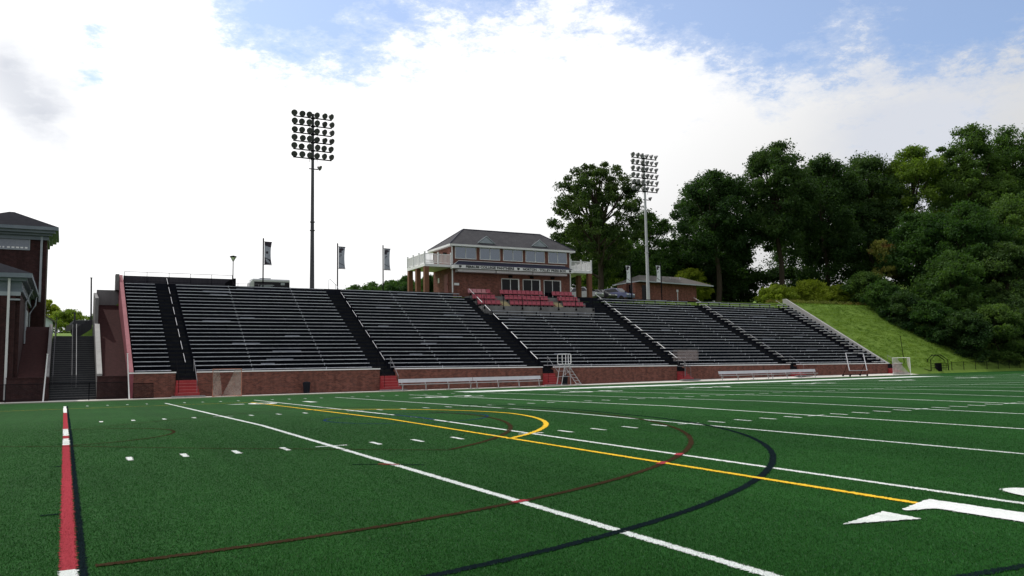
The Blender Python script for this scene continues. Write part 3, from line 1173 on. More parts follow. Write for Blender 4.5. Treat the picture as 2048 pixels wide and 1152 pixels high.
q.build('mesh_panel', 'fence_mesh', t_)
for (x0, x1, lb) in ((-1.27, -1.11, 'tall thin white post leaning before the foot of the outdoor stairs'), (3.62, 3.45, 'tall thin white post at the foot of the pink end wall')):
    q = MB()
    q.tube([(x0, 12.2, -0.07), (x1, 12.2, 2.85)], 0.04, 8, r1=0.035)
    q.tube([(x1, 12.2, 2.85), (x1, 12.2, 2.9)], 0.05, 8)
    tag(q.build('white_post', 'white_coping', None, origin=(x0, 12.2, 0)), lb, 'post', smooth and None)

# ------------------------------------------------------------------ things along the touchline


def team_bench(x0, L, label):
    t = thing('team_bench', label, 'bench', (x0 + L / 2, 10.5, base_z(x0 + L / 2, 10.5)), 'silver team benches')
    z = t.location.z
    q = MB()
    q.box(x0, x0 + L, 10.35, 10.62, z + 0.44, z + 0.485)
    q.build('seat', 'aluminium', t)
    q = MB()
    q.prism([(x0, 10.66, z + 0.60), (x0, 10.70, z + 0.60), (x0, 10.78, z + 0.87), (x0, 10.74, z + 0.87)], (L, 0, 0))
    q.build('backrest', 'aluminium', t)
    for i in range(4):
        x = x0 + 0.25 + (L - 0.5) * i / 3
        q = MB()
        q.tube([(x, 10.42, z + 0.44), (x, 10.50, z + 0.04)], 0.024, 6)
        q.tube([(x, 10.50, z + 0.04), (x, 10.76, z + 0.86)], 0.02, 6)
        q.box(x - 0.04, x + 0.04, 10.25, 10.85, z, z + 0.045)
        q.build('leg', 'aluminium', t)


team_bench(21.65, 6.08, 'left half of the nearer long silver bench, beside the red steps')
team_bench(27.78, 6.08, 'right half of the nearer long silver bench, ending near the rolling ladder')
team_bench(52.9, 6.3, 'left half of the farther long silver bench, right of the wire cage')
team_bench(59.25, 6.3, 'right half of the farther long silver bench, left of the tilted frame')


def lacrosse_goal(name, loc, rz, label, frame, net):
    """six foot square mouth facing local -Y, net sloping to a point behind"""
    t = thing(name, label, 'goal', loc)
    h = 1.83
    q = MB()
    q.tube([(-0.93, 0, 0), (-0.93, 0, h), (0.93, 0, h), (0.93, 0, 0)], 0.03, 8)
    q.build('goal_frame', frame, t, origin=(0, 0, 0))
    q = MB()
    q.tube([(-0.93, 0, 0.02), (0, 2.1, 0.02), (0.93, 0, 0.02)], 0.025, 6)
    q.build('ground_bar', frame, t, origin=(0, 0, 0))
    q = MB()
    n = 10
    vs = []
    for s in range(2):
        sg = -1 if s == 0 else 1
        for i in range(n + 1):
            for j in range(n + 1):
                u, v = i / n, j / n
                yb = 2.1 * (1 - v) ** 1.5 * u + 0.25 * u * v
                x = sg * 0.93 * (1 - u * (1 - 0.55 * v))
                vs.append((x, yb, h * v))
    fs = [(s * (n + 1) ** 2 + i * (n + 1) + j, s * (n + 1) ** 2 + (i + 1) * (n + 1) + j, s * (n + 1) ** 2 + (i + 1) * (n + 1) + j + 1, s * (n + 1) ** 2 + i * (n + 1) + j + 1)
          for s in range(2) for i in range(n) for j in range(n)]
    q.add(vs, fs)
    q.poly([(-0.93, 0, h), (0.93, 0, h), (0.51, 0.25, h), (-0.51, 0.25, h)])
    q.build('net', net, t, origin=(0, 0, 0))
    t.rotation_euler = (0, 0, rz)
    return t


lacrosse_goal('lacrosse_goal', (9.53, 11.0, base_z(9.5, 11)), 0.0, 'small square goal with orange frame and grey net before the brick wall', 'orange_paint', 'net_grey')
lacrosse_goal('lacrosse_goal', (77.2, 9.6, base_z(77, 9.6)), R(-80), 'white netted goal turned sideways at the far right end of the stand', 'white_coping', 'net_white')

# rolling ladder platform
t_ = thing('platform_ladder', 'silver rolling ladder with a guarded platform beside the brick wall', 'ladder', (37.0, 11.4, base_z(37, 11)))
lz = t_.location.z
q = MB()
for y in (11.05, 11.75):
    q.tube([(36.75, y, lz + 1.72), (38.02, y, lz + 0.05)], 0.028, 6)
q.build('stair_rail', 'aluminium', t_)
for i in range(7):
    f = i / 6.4
    q = MB()
    x = 37.98 - 1.2 * f
    z = lz + 0.12 + 1.58 * f
    q.box(x - 0.12, x + 0.06, 11.05, 11.75, z, z + 0.035)
    q.build('step', 'aluminium', t_)
for x, xb in ((36.28, 36.05), (36.75, 36.95)):
    for y in (11.02, 11.78):
        q = MB()
        q.tube([(x + 0.12, y, lz + 1.7), (xb, y, lz + 0.06)], 0.024, 6)
        q.lathe((xb, y - 0.02, lz + 0.06), (0, 1, 0), [(0, 0.06), (0.04, 0.06)], 10)
        q.build('leg', 'aluminium', t_)
q = MB()
for z in (0.75, 1.2):
    q.tube([(36.2, 11.02, lz + z), (36.85, 11.02, lz + z)], 0.018, 6)
    q.tube([(36.2, 11.78, lz + z), (36.85, 11.78, lz + z)], 0.018, 6)
q.tube([(36.2, 11.02, lz + 0.78), (36.8, 11.02, lz + 1.18)], 0.014, 5)
q.build('brace', 'aluminium', t_)
q = MB()
q.box(36.15, 37.25, 10.98, 11.82, lz + 1.70, lz + 1.755)
q.build('platform', 'pale_steel', t_)
for y, xa, xb in ((11.0, 36.15, 36.98), (11.8, 36.2, 37.0), (11.4, 37.0, 37.28)):
    q = MB()
    z0, z1, r_ = lz + 1.78, lz + 2.62, 0.12
    q.tube([(xa + r_, y, z0), (xb - r_, y, z0), (xb - .03, y, z0 + .03), (xb, y, z0 + r_), (xb, y, z1 - r_), (xb - .03, y, z1 - .03), (xb - r_, y, z1), (xa + r_, y, z1), (xa + .03, y, z1 - .03), (xa, y, z1 - r_), (xa, y, z0 + r_), (xa + .03, y, z0 + .03), (xa + r_, y, z0)], 0.024, 6)
    q.build('guard_loop', 'white_coping', t_)


def bin_(x, y, label):
    z = base_z(x, y) + 0.006
    t = thing('rubbish_bin', label, 'bin', (x, y, z))
    q = MB()
    q.lathe((x, y, z), (0, 0, 1), [(0, 0.2), (0.05, 0.22), (0.66, 0.26), (0.70, 0.29), (0.74, 0.28), (0.74, 0.24), (0.55, 0.23)], 16)
    q.build('barrel', 'bin_plastic', t, smooth=False)
    q = MB()
    q.lathe((x, y, z + 0.742), (0, 0, 1), [(0, 0.27), (0.05, 0.25), (0.09, 0.12), (0.1, 0.02)], 16)
    q.build('lid', 'bin_plastic', t)


bin_(15.3, 12.55, 'dark rubbish bin against the long brick wall right of the orange goal')
bin_(36.95, 11.95, 'dark rubbish bin under the rolling ladder')

# tilted frame on a wheeled base
t_ = thing('tilted_frame', 'tilted silver rectangular frame on a dark wheeled base before the brick wall', 'frame', (71.6, 10.6, base_z(71.6, 10.6)))
z = t_.location.z
q = MB()
a_, b_, c_, d_ = (70.05, 10.3, z + 0.62), (72.7, 10.3, z + 0.60), (73.25, 11.1, z + 2.4), (70.6, 11.1, z + 2.43)
q.tube([a_, b_], 0.03, 6)
q.tube([b_, c_], 0.045, 6)
q.tube([c_, d_], 0.03, 6)
q.tube([d_, a_], 0.045, 6)
q.build('tilted_panel_frame', 'aluminium', t_)
q = MB()
q.tube([(70.3, 10.6, z + 0.18), (73.1, 10.6, z + 0.18)], 0.03, 6)
q.tube([(70.3, 11.4, z + 0.18), (73.1, 11.4, z + 0.18)], 0.03, 6)
for x in (70.4, 73.0):
    q.tube([(x, 10.6, z + 0.18), (x, 11.4, z + 0.18)], 0.03, 6)
    q.tube([(x, 11.4, z + 0.18), (x, 10.75, z + 1.3)], 0.025, 6)
q.build('base', 'black_metal', t_)
for x in (70.4, 73.0):
    for y in (10.55, 11.42):
        q = MB()
        q.lathe((x, y - 0.03, z + 0.12), (0, 1, 0), [(0, 0.12), (0.06, 0.12)], 14)
        q.build('wheel', 'rubber', t_)

# wire cage above the fourth steps
t_ = thing('wire_cage', 'rusty wire mesh cage on a steel stem above the fourth red steps', 'cage', (50.7, 12.5, base_z(50.7, 12.5)))
q = MB()
for x0, x1, y in ((49.5, 50.6, 12.3), (50.6, 51.95, 12.3), (49.6, 51.9, 12.95)):
    q.tube([(x0, y, 1.82), (x1, y, 1.80), (x1, y, 2.80), (x0, y, 2.82), (x0, y, 1.82)], 0.018, 5)
for x in (49.5, 51.95):
    for z in (1.82, 2.8):
        q.tube([(x, 12.3, z), (x, 12.95, z)], 0.015, 5)
q.build('frame', 'grey_steel', t_)
q = MB()
for i in range(36):
    x = 49.5 + 2.45 * i / 35
    q.box(x - .008, x + .008, 12.296, 12.304, 1.82, 2.8)
    q.box(x - .006, x + .006, 12.947, 12.953, 1.82, 2.8)
for i in range(14):
    z = 1.82 + 0.98 * i / 13
    q.box(49.5, 51.95, 12.290, 12.296, z - .007, z + .007)
q.build('wire', 'cage_wire', t_)
q = MB()
q.poly([(50.6, 12.5, 1.84), (51.9, 12.5, 1.84), (51.9, 12.5, 2.78), (50.6, 12.5, 2.78)])
q.build('wire_panel', 'wire_mesh', t_)
q = MB()
q.tube([(50.38, 12.4, 0.3), (50.38, 12.4, 1.85)], 0.05, 8)
q.box(49.9, 50.9, 12.2, 12.8, 1.30, 1.36)
q.build('stem', 'grey_steel', t_)

# black gate and fence at the far right
t_ = thing('sheltered_gate', 'black tubular gateway with two gabled frames at the foot of the grass slope', 'gate', (90.5, 14.2, 0.1))
q = MB()
for dy in (0.0, 1.6):
    dx = 1.7 if dy else 0
    q.tube([(88.4 + dx, 14 + dy, 0.0), (88.45 + dx, 14 + dy, 1.5), (89.3 + dx, 14 + dy, 2.0), (90.3 + dx, 14 + dy, 2.05), (91.6 + dx, 14 + dy, 1.45), (91.7 + dx, 14 + dy, 0.0)], 0.05, 6)
q.tube([(89.3, 14, 2.0), (91.0, 15.6, 2.05)], 0.04, 6)
q.tube([(90.3, 14, 2.05), (92.6, 15.6, 2.0)], 0.04, 6)
q.build('gate_frame', 'black_metal', t_)
q = MB()
for z in (0.55, 0.85, 1.05):
    q.tube([(88.45, 14, z), (91.65, 14, z - 0.03)], 0.025, 5)
for i in range(12):
    x = 88.5 + i * 0.28
    q.tube([(x, 14, 0.1), (x, 14, 0.6 if i % 2 else 1.0)], 0.015, 5)
q.box(89.6, 90.3, 13.9, 14.3, 0.05, 1.1)
q.tube([(87.2, 14, 0.45), (88.4, 14, 0.2)], 0.04, 5)
q.build('gate_bars', 'black_metal', t_)
t_ = thing('chain_link_fence', 'low black chain link fence along the foot of the grass slope at far right', 'fence', (100, 14, 0))
q = MB()
for z in (1.15, 0.1):
    q.tube([(92.2, 14.0, z), (111, 14.0, z)], 0.022, 5)
q.build('rails', 'black_metal', t_)
q = MB()
q.poly([(92.2, 14.01, 0.1), (111, 14.01, 0.1), (111, 14.01, 1.15), (92.2, 14.01, 1.15)])
q.build('mesh_panel', 'fence_thin', t_)
for i in range(9):
    q = MB()
    x = 92.3 + i * 2.3
    q.tube([(x, 14, -0.1), (x, 14, 1.2)], 0.035, 6)
    q.build('post', 'black_metal', t_)
q = MB()
q.tube([(86.0, 15.6, 0.6), (85.5, 15.6, 4.2)], 0.045, 6, r1=0.03)
q.tube([(85.5, 15.6, 4.2), (85.5, 15.6, 4.3)], 0.06, 6)
tag(q.build('thin_pole', 'black_metal', None, origin=(86, 15.6, 0.6)), 'thin dark pole standing on the grass slope above the white netted goal', 'pole')

# ------------------------------------------------------------------ press box
pb = thing('press_box', 'two storey brick press box with hipped roof and a lettered canopy above the stand', 'building', (41, 30.6, 9.1))
PX0, PX1, PY0, PY1 = 34.06, 48.12, 28.2, 33.1
q = MB()
q.box(PX0, PX1, PY0, PY1, 8.6, 13.84)
q.build('wall', 'brick', pb)
q = MB()
ex0, ex1, ey0, ey1, ez = 33.6, 48.6, 27.75, 33.6, 14.02
q.add([(ex0, ey0, ez), (ex1, ey0, ez), (ex1, ey1, ez), (ex0, ey1, ez), (36.45, 30.65, 16.08), (45.9, 30.65, 16.08)],
      [(0, 1, 5, 4), (1, 2, 5), (2, 3, 4, 5), (3, 0, 4), (0, 3, 2, 1)])
rf = q.build('roof', 'shingle', pb)
q = MB()
q.tube([(36.45, 30.65, 16.10), (45.9, 30.65, 16.10)], 0.06, 6)
for cx, cy, hx in ((ex0, ey0, 36.45), (ex1, ey0, 45.9), (ex0, ey1, 36.45), (ex1, ey1, 45.9)):
    q.tube([(cx, cy, ez + 0.02), (hx, 30.65, 16.10)], 0.05, 6)
q.build('ridge_cap', 'canopy_navy', rf)
for xc in (37.9, 44.3):
    d_ = MB()
    ap = 15.02
    d_.add([(xc - 1.0, 28.12, 14.30), (xc + 1.0, 28.12, 14.30), (xc, 28.12, ap), (xc, 29.3, ap)], [(0, 2, 3), (1, 3, 2)])
    dm = d_.build('dormer', 'shingle', rf)
    d_ = MB()
    d_.prism([(xc - 0.85, 28.10, 14.33), (xc + 0.85, 28.10, 14.33), (xc, 28.10, ap - 0.08)], (0, 0.06, 0))
    for i in range(4):
        hw = 0.62 * (1 - i / 4.2)
        d_.box(xc - hw, xc + hw, 28.085, 28.099, 14.42 + 0.11 * i, 14.47 + 0.11 * i, 1)
    for s_ in (-1, 1):
        d_.tube([(xc + s_ * 1.0, 28.09, 14.32), (xc, 28.09, ap + 0.02)], 0.045, 5)
    d_.build('gable_vent', ['grey_trim', 'banner_grey'], rf)
q = MB()
for x0, x1, y0, y1 in ((ex0, ex1, ey0, ey0 + 0.03), (ex0, ex1, ey1 - 0.03, ey1), (ex0, ex0 + 0.03, ey0 + .031, ey1 - .031), (ex1 - 0.03, ex1, ey0 + .031, ey1 - .031)):
    q.box(x0, x1, y0, y1, ez - 0.20, ez - 0.003)
q.box(ex0 + 0.032, ex1 - 0.032, ey0 + 0.032, ey1 - 0.032, ez - 0.18, ez - 0.12)
q.build('eaves_trim', 'white_trim', pb)
for x0, x1 in ((34.34, 36.74), (37.14, 39.5), (39.86, 42.21), (42.56, 44.93), (45.36, 47.74)):
    f = MB()
    for a0, a1, c0, c1 in ((x0, x1, 13.77, 13.82), (x0, x1, 12.58, 12.64), (x0, x0 + .05, 12.64, 13.77), (x1 - .05, x1, 12.64, 13.77), ((x0 + x1) / 2 - .03, (x0 + x1) / 2 + .03, 12.64, 13.77)):
        f.box(a0, a1, 28.13, 28.198, c0, c1)
    wf = f.build('window', 'white_trim', pb)
    f = MB()
    f.box(x0 + .05, (x0 + x1) / 2 - .03, 28.165, 28.195, 12.64, 13.77)
    f.box((x0 + x1) / 2 + .03, x1 - .05, 28.165, 28.195, 12.64, 13.77)
    f.build('pane', 'window_glass', wf)
for x0, x1 in ((39.62, 41.73), (42.17, 44.31), (44.75, 46.9)):
    f = MB()
    for a0, a1, c0, c1 in ((x0, x1, 10.66, 10.73), (x0, x0 + .05, 8.75, 10.66), (x1 - .14, x1, 8.75, 10.66), ((x0 + x1) / 2 - .04, (x0 + x1) / 2 + .03, 8.75, 10.66)):
        f.box(a0, a1, 28.13, 28.198, c0, c1)
    wf = f.build('sliding_door', 'white_trim', pb)
    f = MB()
    f.box(x0 + .05, (x0 + x1) / 2 - .04, 28.165, 28.195, 8.75, 10.66)
    f.box((x0 + x1) / 2 + .03, x1 - .14, 28.165, 28.195, 8.75, 10.66)
    f.build('pane', 'glass_dark', wf)
    f = MB()
    f.box((x0 + x1) / 2 - .2, (x0 + x1) / 2 + .2, 28.02, 28.198, 10.84, 11.06)
    f.build('wall_lamp', 'black_metal', pb)
q = MB()
q.add([(34.73, 28.19, 12.36), (47.5, 28.19, 12.34), (48.0, 27.3, 11.84), (33.83, 27.3, 11.86), (33.83, 28.19, 11.86), (48.0, 28.19, 11.84)],
      [(0, 3, 2, 1), (0, 4, 3), (1, 2, 5), (3, 4, 5, 2)])
cn = q.build('canopy', 'canopy_navy', pb)
q = MB()
q.tube([(33.86, 27.28, 11.88), (34.73, 28.16, 12.38), (47.5, 28.16, 12.36)], 0.03, 5)
q.build('canopy_trim', 'white_trim', cn)
q = MB()
q.box(33.83, 48.0, 27.28, 28.19, 11.50, 11.838)
sg = q.build('sign_band', 'white_trim', pb)
q = MB()
lx = lambda px: 33.95 + (px - 905) / 233.2 * 13.75
put_text(q, 'FERRUM COLLEGE PANTHERS', 0.34, lambda u, v, d: (35.13 + u, 27.272 - d, 11.545 + v), w=5.55, h=0.265, bold=0.016)
q.build('lettering', 'letter_black', sg)
q = MB()
put_text(q, 'NORTON - TOLLEY PRESS BOX', 0.34, lambda u, v, d: (41.72 + u, 27.272 - d, 11.545 + v), w=5.35, h=0.265, bold=0.016)
q.build('lettering', 'letter_black', sg)
q = MB()
for xc in (34.5, 41.18, 47.55):
    q.poly([(xc - .16, 27.27, 11.78), (xc - .1, 27.27, 11.70), (xc - .13, 27.27, 11.62), (xc - .02, 27.27, 11.53), (xc + .08, 27.27, 11.60), (xc + .16, 27.27, 11.66), (xc + .15, 27.27, 11.77), (xc + .06, 27.27, 11.81), (xc, 27.27, 11.77), (xc - .07, 27.27, 11.81)])
q.build('team_emblem', 'letter_black', sg)
for x0, x1 in ((34.34, 38.57), (38.68, 42.95), (43.03, 47.25)):
    f = MB()
    f.box(x0, x1, 27.42, 28.19, 11.17, 11.44)
    f.build('shutter_case', 'shutter_case', pb)
for x in (34.02, 48.1):
    f = MB()
    f.box(x - 0.05, x + 0.05, 28.08, 28.18, 9.1, 13.8)
    f.build('downspout', 'white_trim', pb)
f = MB()
f.box(PX0 - 0.05, PX0 - 0.003, 29.25, 30.15, 9.15, 11.1)
dr = f.build('side_door', 'door_red', pb)
f = MB()
f.box(PX0 - 0.09, PX0 - 0.052, 29.35, 29.42, 10.0, 10.12)
f.build('handle', 'black_metal', dr)
f = MB()
f.box(PX0 - 0.04, PX0 - 0.003, 31.5, 31.85, 10.4, 10.9)
f.build('notice_board', 'white_trim', pb)
f = MB()
f.box(34.22, 34.75, 28.12, 28.197, 9.85, 10.08)
f.build('wall_sign', 'white_trim', pb)
f = MB()
f.box(PX0 - 0.35, PX0 - 0.003, 29.6, 29.75, 13.2, 13.35)
f.build('wall_lamp', 'black_metal', pb)


def deck(x0, x1, y0, y1, side, label):
    t = thing('viewing_deck', label, 'deck', ((x0 + x1) / 2, (y0 + y1) / 2, 9.1), 'viewing decks on brick posts')
    q = MB()
    q.box(x0, x1, y0, y1, 11.66, 11.93)
    q.build('platform', 'white_trim', t)
    outer = x0 if side < 0 else x1
    inner = x1 if side < 0 else x0
    for i, y in enumerate((y0 + 0.22, (y0 + y1) / 2, y1 - 0.22)):
        q = MB()
        xo = outer - side * 0.26
        q.box(xo - 0.23, xo + 0.23, y - 0.22, y + 0.22, 8.5, 11.655)
        q.build('post', 'brick_post', t)
    q = MB()
    top = 13.0
    runs = [((inner, y0 + 0.06), (outer, y0 + 0.06)), ((outer - side * 0.06, y0), (outer - side * 0.06, y1)), ((inner, y1 - 0.06), (outer, y1 - 0.06))]
    for (xa, ya), (xb, yb) in runs:
        L = math.hypot(xb - xa, yb - ya)
        for z, hh in ((top - 0.1, 0.07), (12.02, 0.06)):
            q.box(min(xa, xb) - 0.03, max(xa, xb) + 0.03, min(ya, yb) - 0.03, max(ya, yb) + 0.03, z, z + hh)
        n = int(L / 0.135)
        for i in range(n + 1):
            x, y = xa + (xb - xa) * i / n, ya + (yb - ya) * i / n
            q.box(x - 0.022, x + 0.022, y - 0.022, y + 0.022, 12.081, top - 0.101)
    q.build('railing', 'white_trim', t)
    for x, y in ((outer - side * .06, y0 + .06), ((outer + inner) / 2, y0 + .06), (outer - side * .06, y1 - .06), (inner - side * -.08, y0 + .06), (outer - side * .06, y0 + (y1 - y0) * .33), (outer - side * .06, y0 + (y1 - y0) * .66)):
        q = MB()
        q.box(x - 0.06, x + 0.06, y - 0.06, y + 0.06, 11.93, top + 0.1)
        q.box(x - 0.08, x + 0.08, y - 0.08, y + 0.08, top + 0.101, top + 0.14)
        q.build('newel', 'white_trim', t)


deck(31.0, 34.0, 28.15, 32.9, -1, 'white railed deck on brick posts at the left side of the press box')
deck(48.2, 51.0, 28.15, 32.9, 1, 'white railed deck on brick posts at the right side of the press box')

# ---- red seats
SEATROW = ['front', 'middle', 'back']
BLK = [('left', 35.35, 5), ('centre', 38.98, 10), ('right', 45.25, 5)]
proto = {}
for bi, (bn, xs, n) in enumerate(BLK):
    for ri, (y, zt) in enumerate(((25.15, 8.2), (26.2, 8.82), (27.25, 9.46))):
        for i in range(n):
            x = xs + 0.26 + i * 0.515 + (0.03 if ri == 0 else 0) + (0.55 if (bi == 1 and ri == 1 and i > 9) else 0)
            faded = bn == 'left' and ri == 2 and i < 4
            key = 'faded' if faded else 'red'
            lab = ('faded pink stadium seat in the %s row of the %s block' if faded else 'red stadium seat in the %s row of the %s block') % (SEATROW[ri], bn) + ' below the press box'
            if key not in proto:
                t_ = thing('stadium_seat', lab, 'seat', (x, y, zt))
                m_ = 'seat_faded' if faded else 'seat_red'
                f = MB()
                f.prism([(x - .225, y - .30, zt - .40), (x + .225, y - .30, zt - .40), (x + .225, y + .12, zt - .44), (x - .225, y + .12, zt - .44)], (0, 0, -0.05))
                f.box(x - .225, x + .225, y - .325, y - .302, zt - .46, zt - .39)
                f.build('seat', m_, t_)
                f = MB()
                f.prism([(x - .22, y + .10, zt - .40), (x + .22, y + .10, zt - .40), (x + .225, y + .17, zt - .03), (x + .19, y + .176, zt), (x - .19, y + .176, zt), (x - .225, y + .17, zt - .03)], (0, 0.045, 0))
                f.build('backrest', m_, t_)
                f = MB()
                f.box(x - .03, x + .03, y - .05, y + .1, zt - .70, zt - .47)
                f.build('stand', 'black_metal', t_)
                t_['group'] = 'red seats below the press box'
                proto[key] = t_
            else:
                dup(proto[key], (x, y, zt), label=lab, group='red seats below the press box')
t_ = thing('platform_rail', 'thin black guard rail along the front of the red seats', 'railing', (41.8, 23.95, 7.5))
f = MB()
for z in (8.45, 8.0):
    f.tube([(35.4, 23.95, z), (48.2, 23.95, z)], 0.012, 5)
f.build('rails', 'black_metal', t_)
for i in range(7):
    x = 35.45 + i * 2.11
    f = MB()
    f.tube([(x, 23.86, 7.2), (x, 23.93, 8.47)], 0.035, 6)
    f.box(x - .07, x + .07, 23.80, 23.89, 7.18, 7.36)
    f.build('post', 'black_metal', t_)

# ------------------------------------------------------------------ floodlight towers


def flood_tower(x, y, zb, ztop, label, mat, aim, seed, shell='lamp_shell'):
    rr = random.Random(seed)
    t = thing('floodlight_tower', label, 'light tower', (x, y, zb), 'floodlight towers')
    f = MB()
    f.tube([(x, y, zb - 0.3), (x, y, zb + 6), (x, y, ztop)], 0.215, 10, r1=0.115)
    for z in (zb + 5.5, zb + 6.3):
        f.tube([(x, y, z), (x, y, z + 0.06)], 0.24, 10)
    f.build('pole', mat, t, smooth=False)
    for i in range(6):
        z = ztop - 0.42 - 0.79 * i
        f = MB()
        f.box(x - 1.86, x + 1.80, y - 0.10, y - 0.02, z - 0.05, z + 0.05)
        f.box(x - 0.16, x + 0.16, y - 0.15, y + 0.15, z - 0.08, z + 0.08)
        f.build('crossarm', 'black_metal', t)
        for j in range(6):
            xx = x - 1.86 + 0.12 + j * 0.69 + rr.uniform(-0.05, 0.05)
            zz_ = z + 0.36
            az = aim[0] + (j - 2.5) * aim[1] + rr.uniform(-8, 8)
            el = -26 + rr.uniform(-9, 6)
            d = Vector((math.sin(R(az)) * math.cos(R(el)), -math.cos(R(az)) * math.cos(R(el)), math.sin(R(el))))
            c = Vector((xx, y - 0.06, zz_))
            f = MB()
            f.lathe(c - d * 0.20, d, [(0, 0.03), (0.03, 0.10), (0.08, 0.125), (0.16, 0.19), (0.30, 0.275), (0.36, 0.295), (0.38, 0.295), (0.385, 0.26)], 14)
            f.tube([(xx, y - 0.06, z), (xx, y - 0.06, zz_ - 0.18)], 0.025, 5)
            f.tube([(xx - 0.18, y - 0.06, zz_ - 0.1), (xx, y - 0.06, z + 0.06), (xx + 0.18, y - 0.06, zz_ - 0.1)], 0.018, 5)
            lh = f.build('floodlight_head', shell, t, smooth=False)
    f = MB()
    z = ztop - 5.35
    f.box(x - 0.35, x + 0.5, y - 0.10, y - 0.02, z - 0.04, z + 0.04)
    f.build('crossarm', 'black_metal', t)
    f = MB()
    f.lathe((x + 0.42, y - 0.1, z + 0.25), (0.7, -0.5, -0.45), [(0, 0.05), (0.1, 0.13), (0.3, 0.25), (0.36, 0.26), (0.37, 0.22)], 14)
    f.build('floodlight_head', 'lamp_shell', t)
    for s_ in (-0.30, 0.42):
        f = MB()
        f.tube([(x + s_, y, ztop - 4.7), (x + s_, y, ztop - 0.3)], 0.02, 5)
        f.build('conduit', 'black_metal', t)


flood_tower(19.95, 28.8, 9.1, 25.85, 'tall floodlight tower against the white sky behind the left of the stand', 'pole_dark', (8, 9), 3)
flood_tower(59.2, 28.8, 9.0, 26.1, 'pale floodlight tower in front of the brick hut and the big trees', 'pale_steel', (35, 11), 5, 'lamp_shell_pale')

# ------------------------------------------------------------------ banner poles


def banner_pole(x, y, zb, zt, side, kind, label):
    t = thing('banner_pole', label, 'banner', (x, y, zb), 'banners behind the stand')
    f = MB()
    f.tube([(x, y, zb - 0.2), (x, y, zt)], 0.062, 8)
    f.lathe((x, y, zt), (0, 0, 1), [(0, 0.06), (0.05, 0.06), (0.08, 0.02)], 8)
    f.build('pole', 'black_metal', t)
    h1, h0 = zt - 0.24, zt - 2.36
    f = MB()
    for z in (h1, h0):
        f.tube([(x, y, z), (x + side * 0.78, y, z - 0.02)], 0.02, 5)
    f.build('bracket', 'black_metal', t)
    xa, xb = x + side * 0.10, x + side * 0.76
    n = 12

    def edge(v):                                       # cloth curls in between its arms
        return xb - side * 0.11 * math.sin(math.pi * v) ** 0.7

    def pt(u, v, off=0.0):
        xe = edge(v)
        return (xa + (xe - xa) * u, y - 0.06 * math.sin(math.pi * v) * u - off, h0 + 0.02 + (h1 - h0 - 0.04) * v)
    f = MB()
    f.add([pt(i / 4, j / n) for j in range(n + 1) for i in range(5)], [(j * 5 + i, j * 5 + i + 1, (j + 1) * 5 + i + 1, (j + 1) * 5 + i) for j in range(n) for i in range(4)])
    f.add([pt(i / 4, j / n, 0.006) for j in range(n + 1) for i in range(5)], [(j * 5 + i, j * 5 + i + 1, (j + 1) * 5 + i + 1, (j + 1) * 5 + i) for j in range(n) for i in range(4)], 0)
    base = {'a': 'cloth_grey', 'b': 'cloth_grey', 'w': 'banner_white'}[kind]
    cl = f.build('cloth', base, t)
    f = MB()
    P = lambda u, v: pt(u if side > 0 else 1 - u, v, 0.014)

    def patch(pts):
        f.add([P(*p) for p in pts], [tuple(range(len(pts)))])

    def blotch(cu, cv, ru, rv, seed):
        r_ = random.Random(seed)
        patch([(min(.97, max(.03, cu + ru * math.cos(a) * r_.uniform(.75, 1.2))), cv + rv * math.sin(a) * r_.uniform(.75, 1.2)) for a in [k * math.pi / 8 for k in range(16)]])
    if kind == 'a':
        patch([(0, 1), (0, .86), (.5, .80), (1, .755), (1, 1)])
        patch([(0, .0), (1, .0), (1, .205), (.5, .265), (0, .32)])
        blotch(.42, .53, .22, .06, 1)
    else:
        blotch(.45, .88, .40, .065, 2)
        blotch(.28, .78, .24, .07, 3)
        blotch(.40, .62, .18, .022, 4)
        blotch(.22, .56, .10, .02, 7)
        patch([(0, .25), (0, .275), (.9, .15), (.9, .125)])
        patch([(0, 0.0), (0, .03), (1, .03), (1, 0.0)])
        patch([(0, .97), (0, 1), (1, 1), (1, .97)])
    f.build('print', 'banner_dark', cl)


banner_pole(15.45, 28.7, 9.0, 13.55, 1, 'a', 'dark patterned banner on a black pole beside the bus')
banner_pole(22.35, 28.7, 9.0, 13.47, 1, 'b', 'grey banner on a black pole at the top of the second stairway')
banner_pole(26.88, 28.7, 9.0, 13.53, 1, 'b', 'grey banner on a black pole nearest the press box')
banner_pole(56.75, 28.7, 9.0, 13.15, -1, 'w', 'white banner left of the pale floodlight tower')
banner_pole(61.1, 28.7, 9.0, 13.35, -1, 'w', 'white banner right of the pale floodlight tower')

# ------------------------------------------------------------------ street lamp and bus
t_ = thing('street_lamp', 'small dark street lamp behind the left of the stand', 'street lamp', (15.1, 42, 9.9))
f = MB()
f.tube([(15.1, 42, 9.6), (15.1, 42, 13.1)], 0.055, 8, r1=0.045)
f.build('post', 'black_metal', t_)
f = MB()
f.lathe((15.1, 42, 13.5), (0, 0, 1), [(0, 0.34), (0.06, 0.36), (0.12, 0.3), (0.17, 0.1), (0.19, 0.02)], 14)
f.build('hood', 'black_metal', t_)
f = MB()
f.lathe((15.1, 42, 13.1), (0, 0, 1), [(0, 0.06), (0.1, 0.09), (0.39, 0.27)], 14)
f.build('globe', 'banner_white', t_)
f = MB()
for k in range(4):
    a = k * math.pi / 2 + 0.4
    f.tube([(15.1 + .06 * math.cos(a), 42 + .06 * math.sin(a), 13.08), (15.1 + .32 * math.cos(a), 42 + .32 * math.sin(a), 13.5)], 0.02, 5)
f.build('cage', 'black_metal', t_)

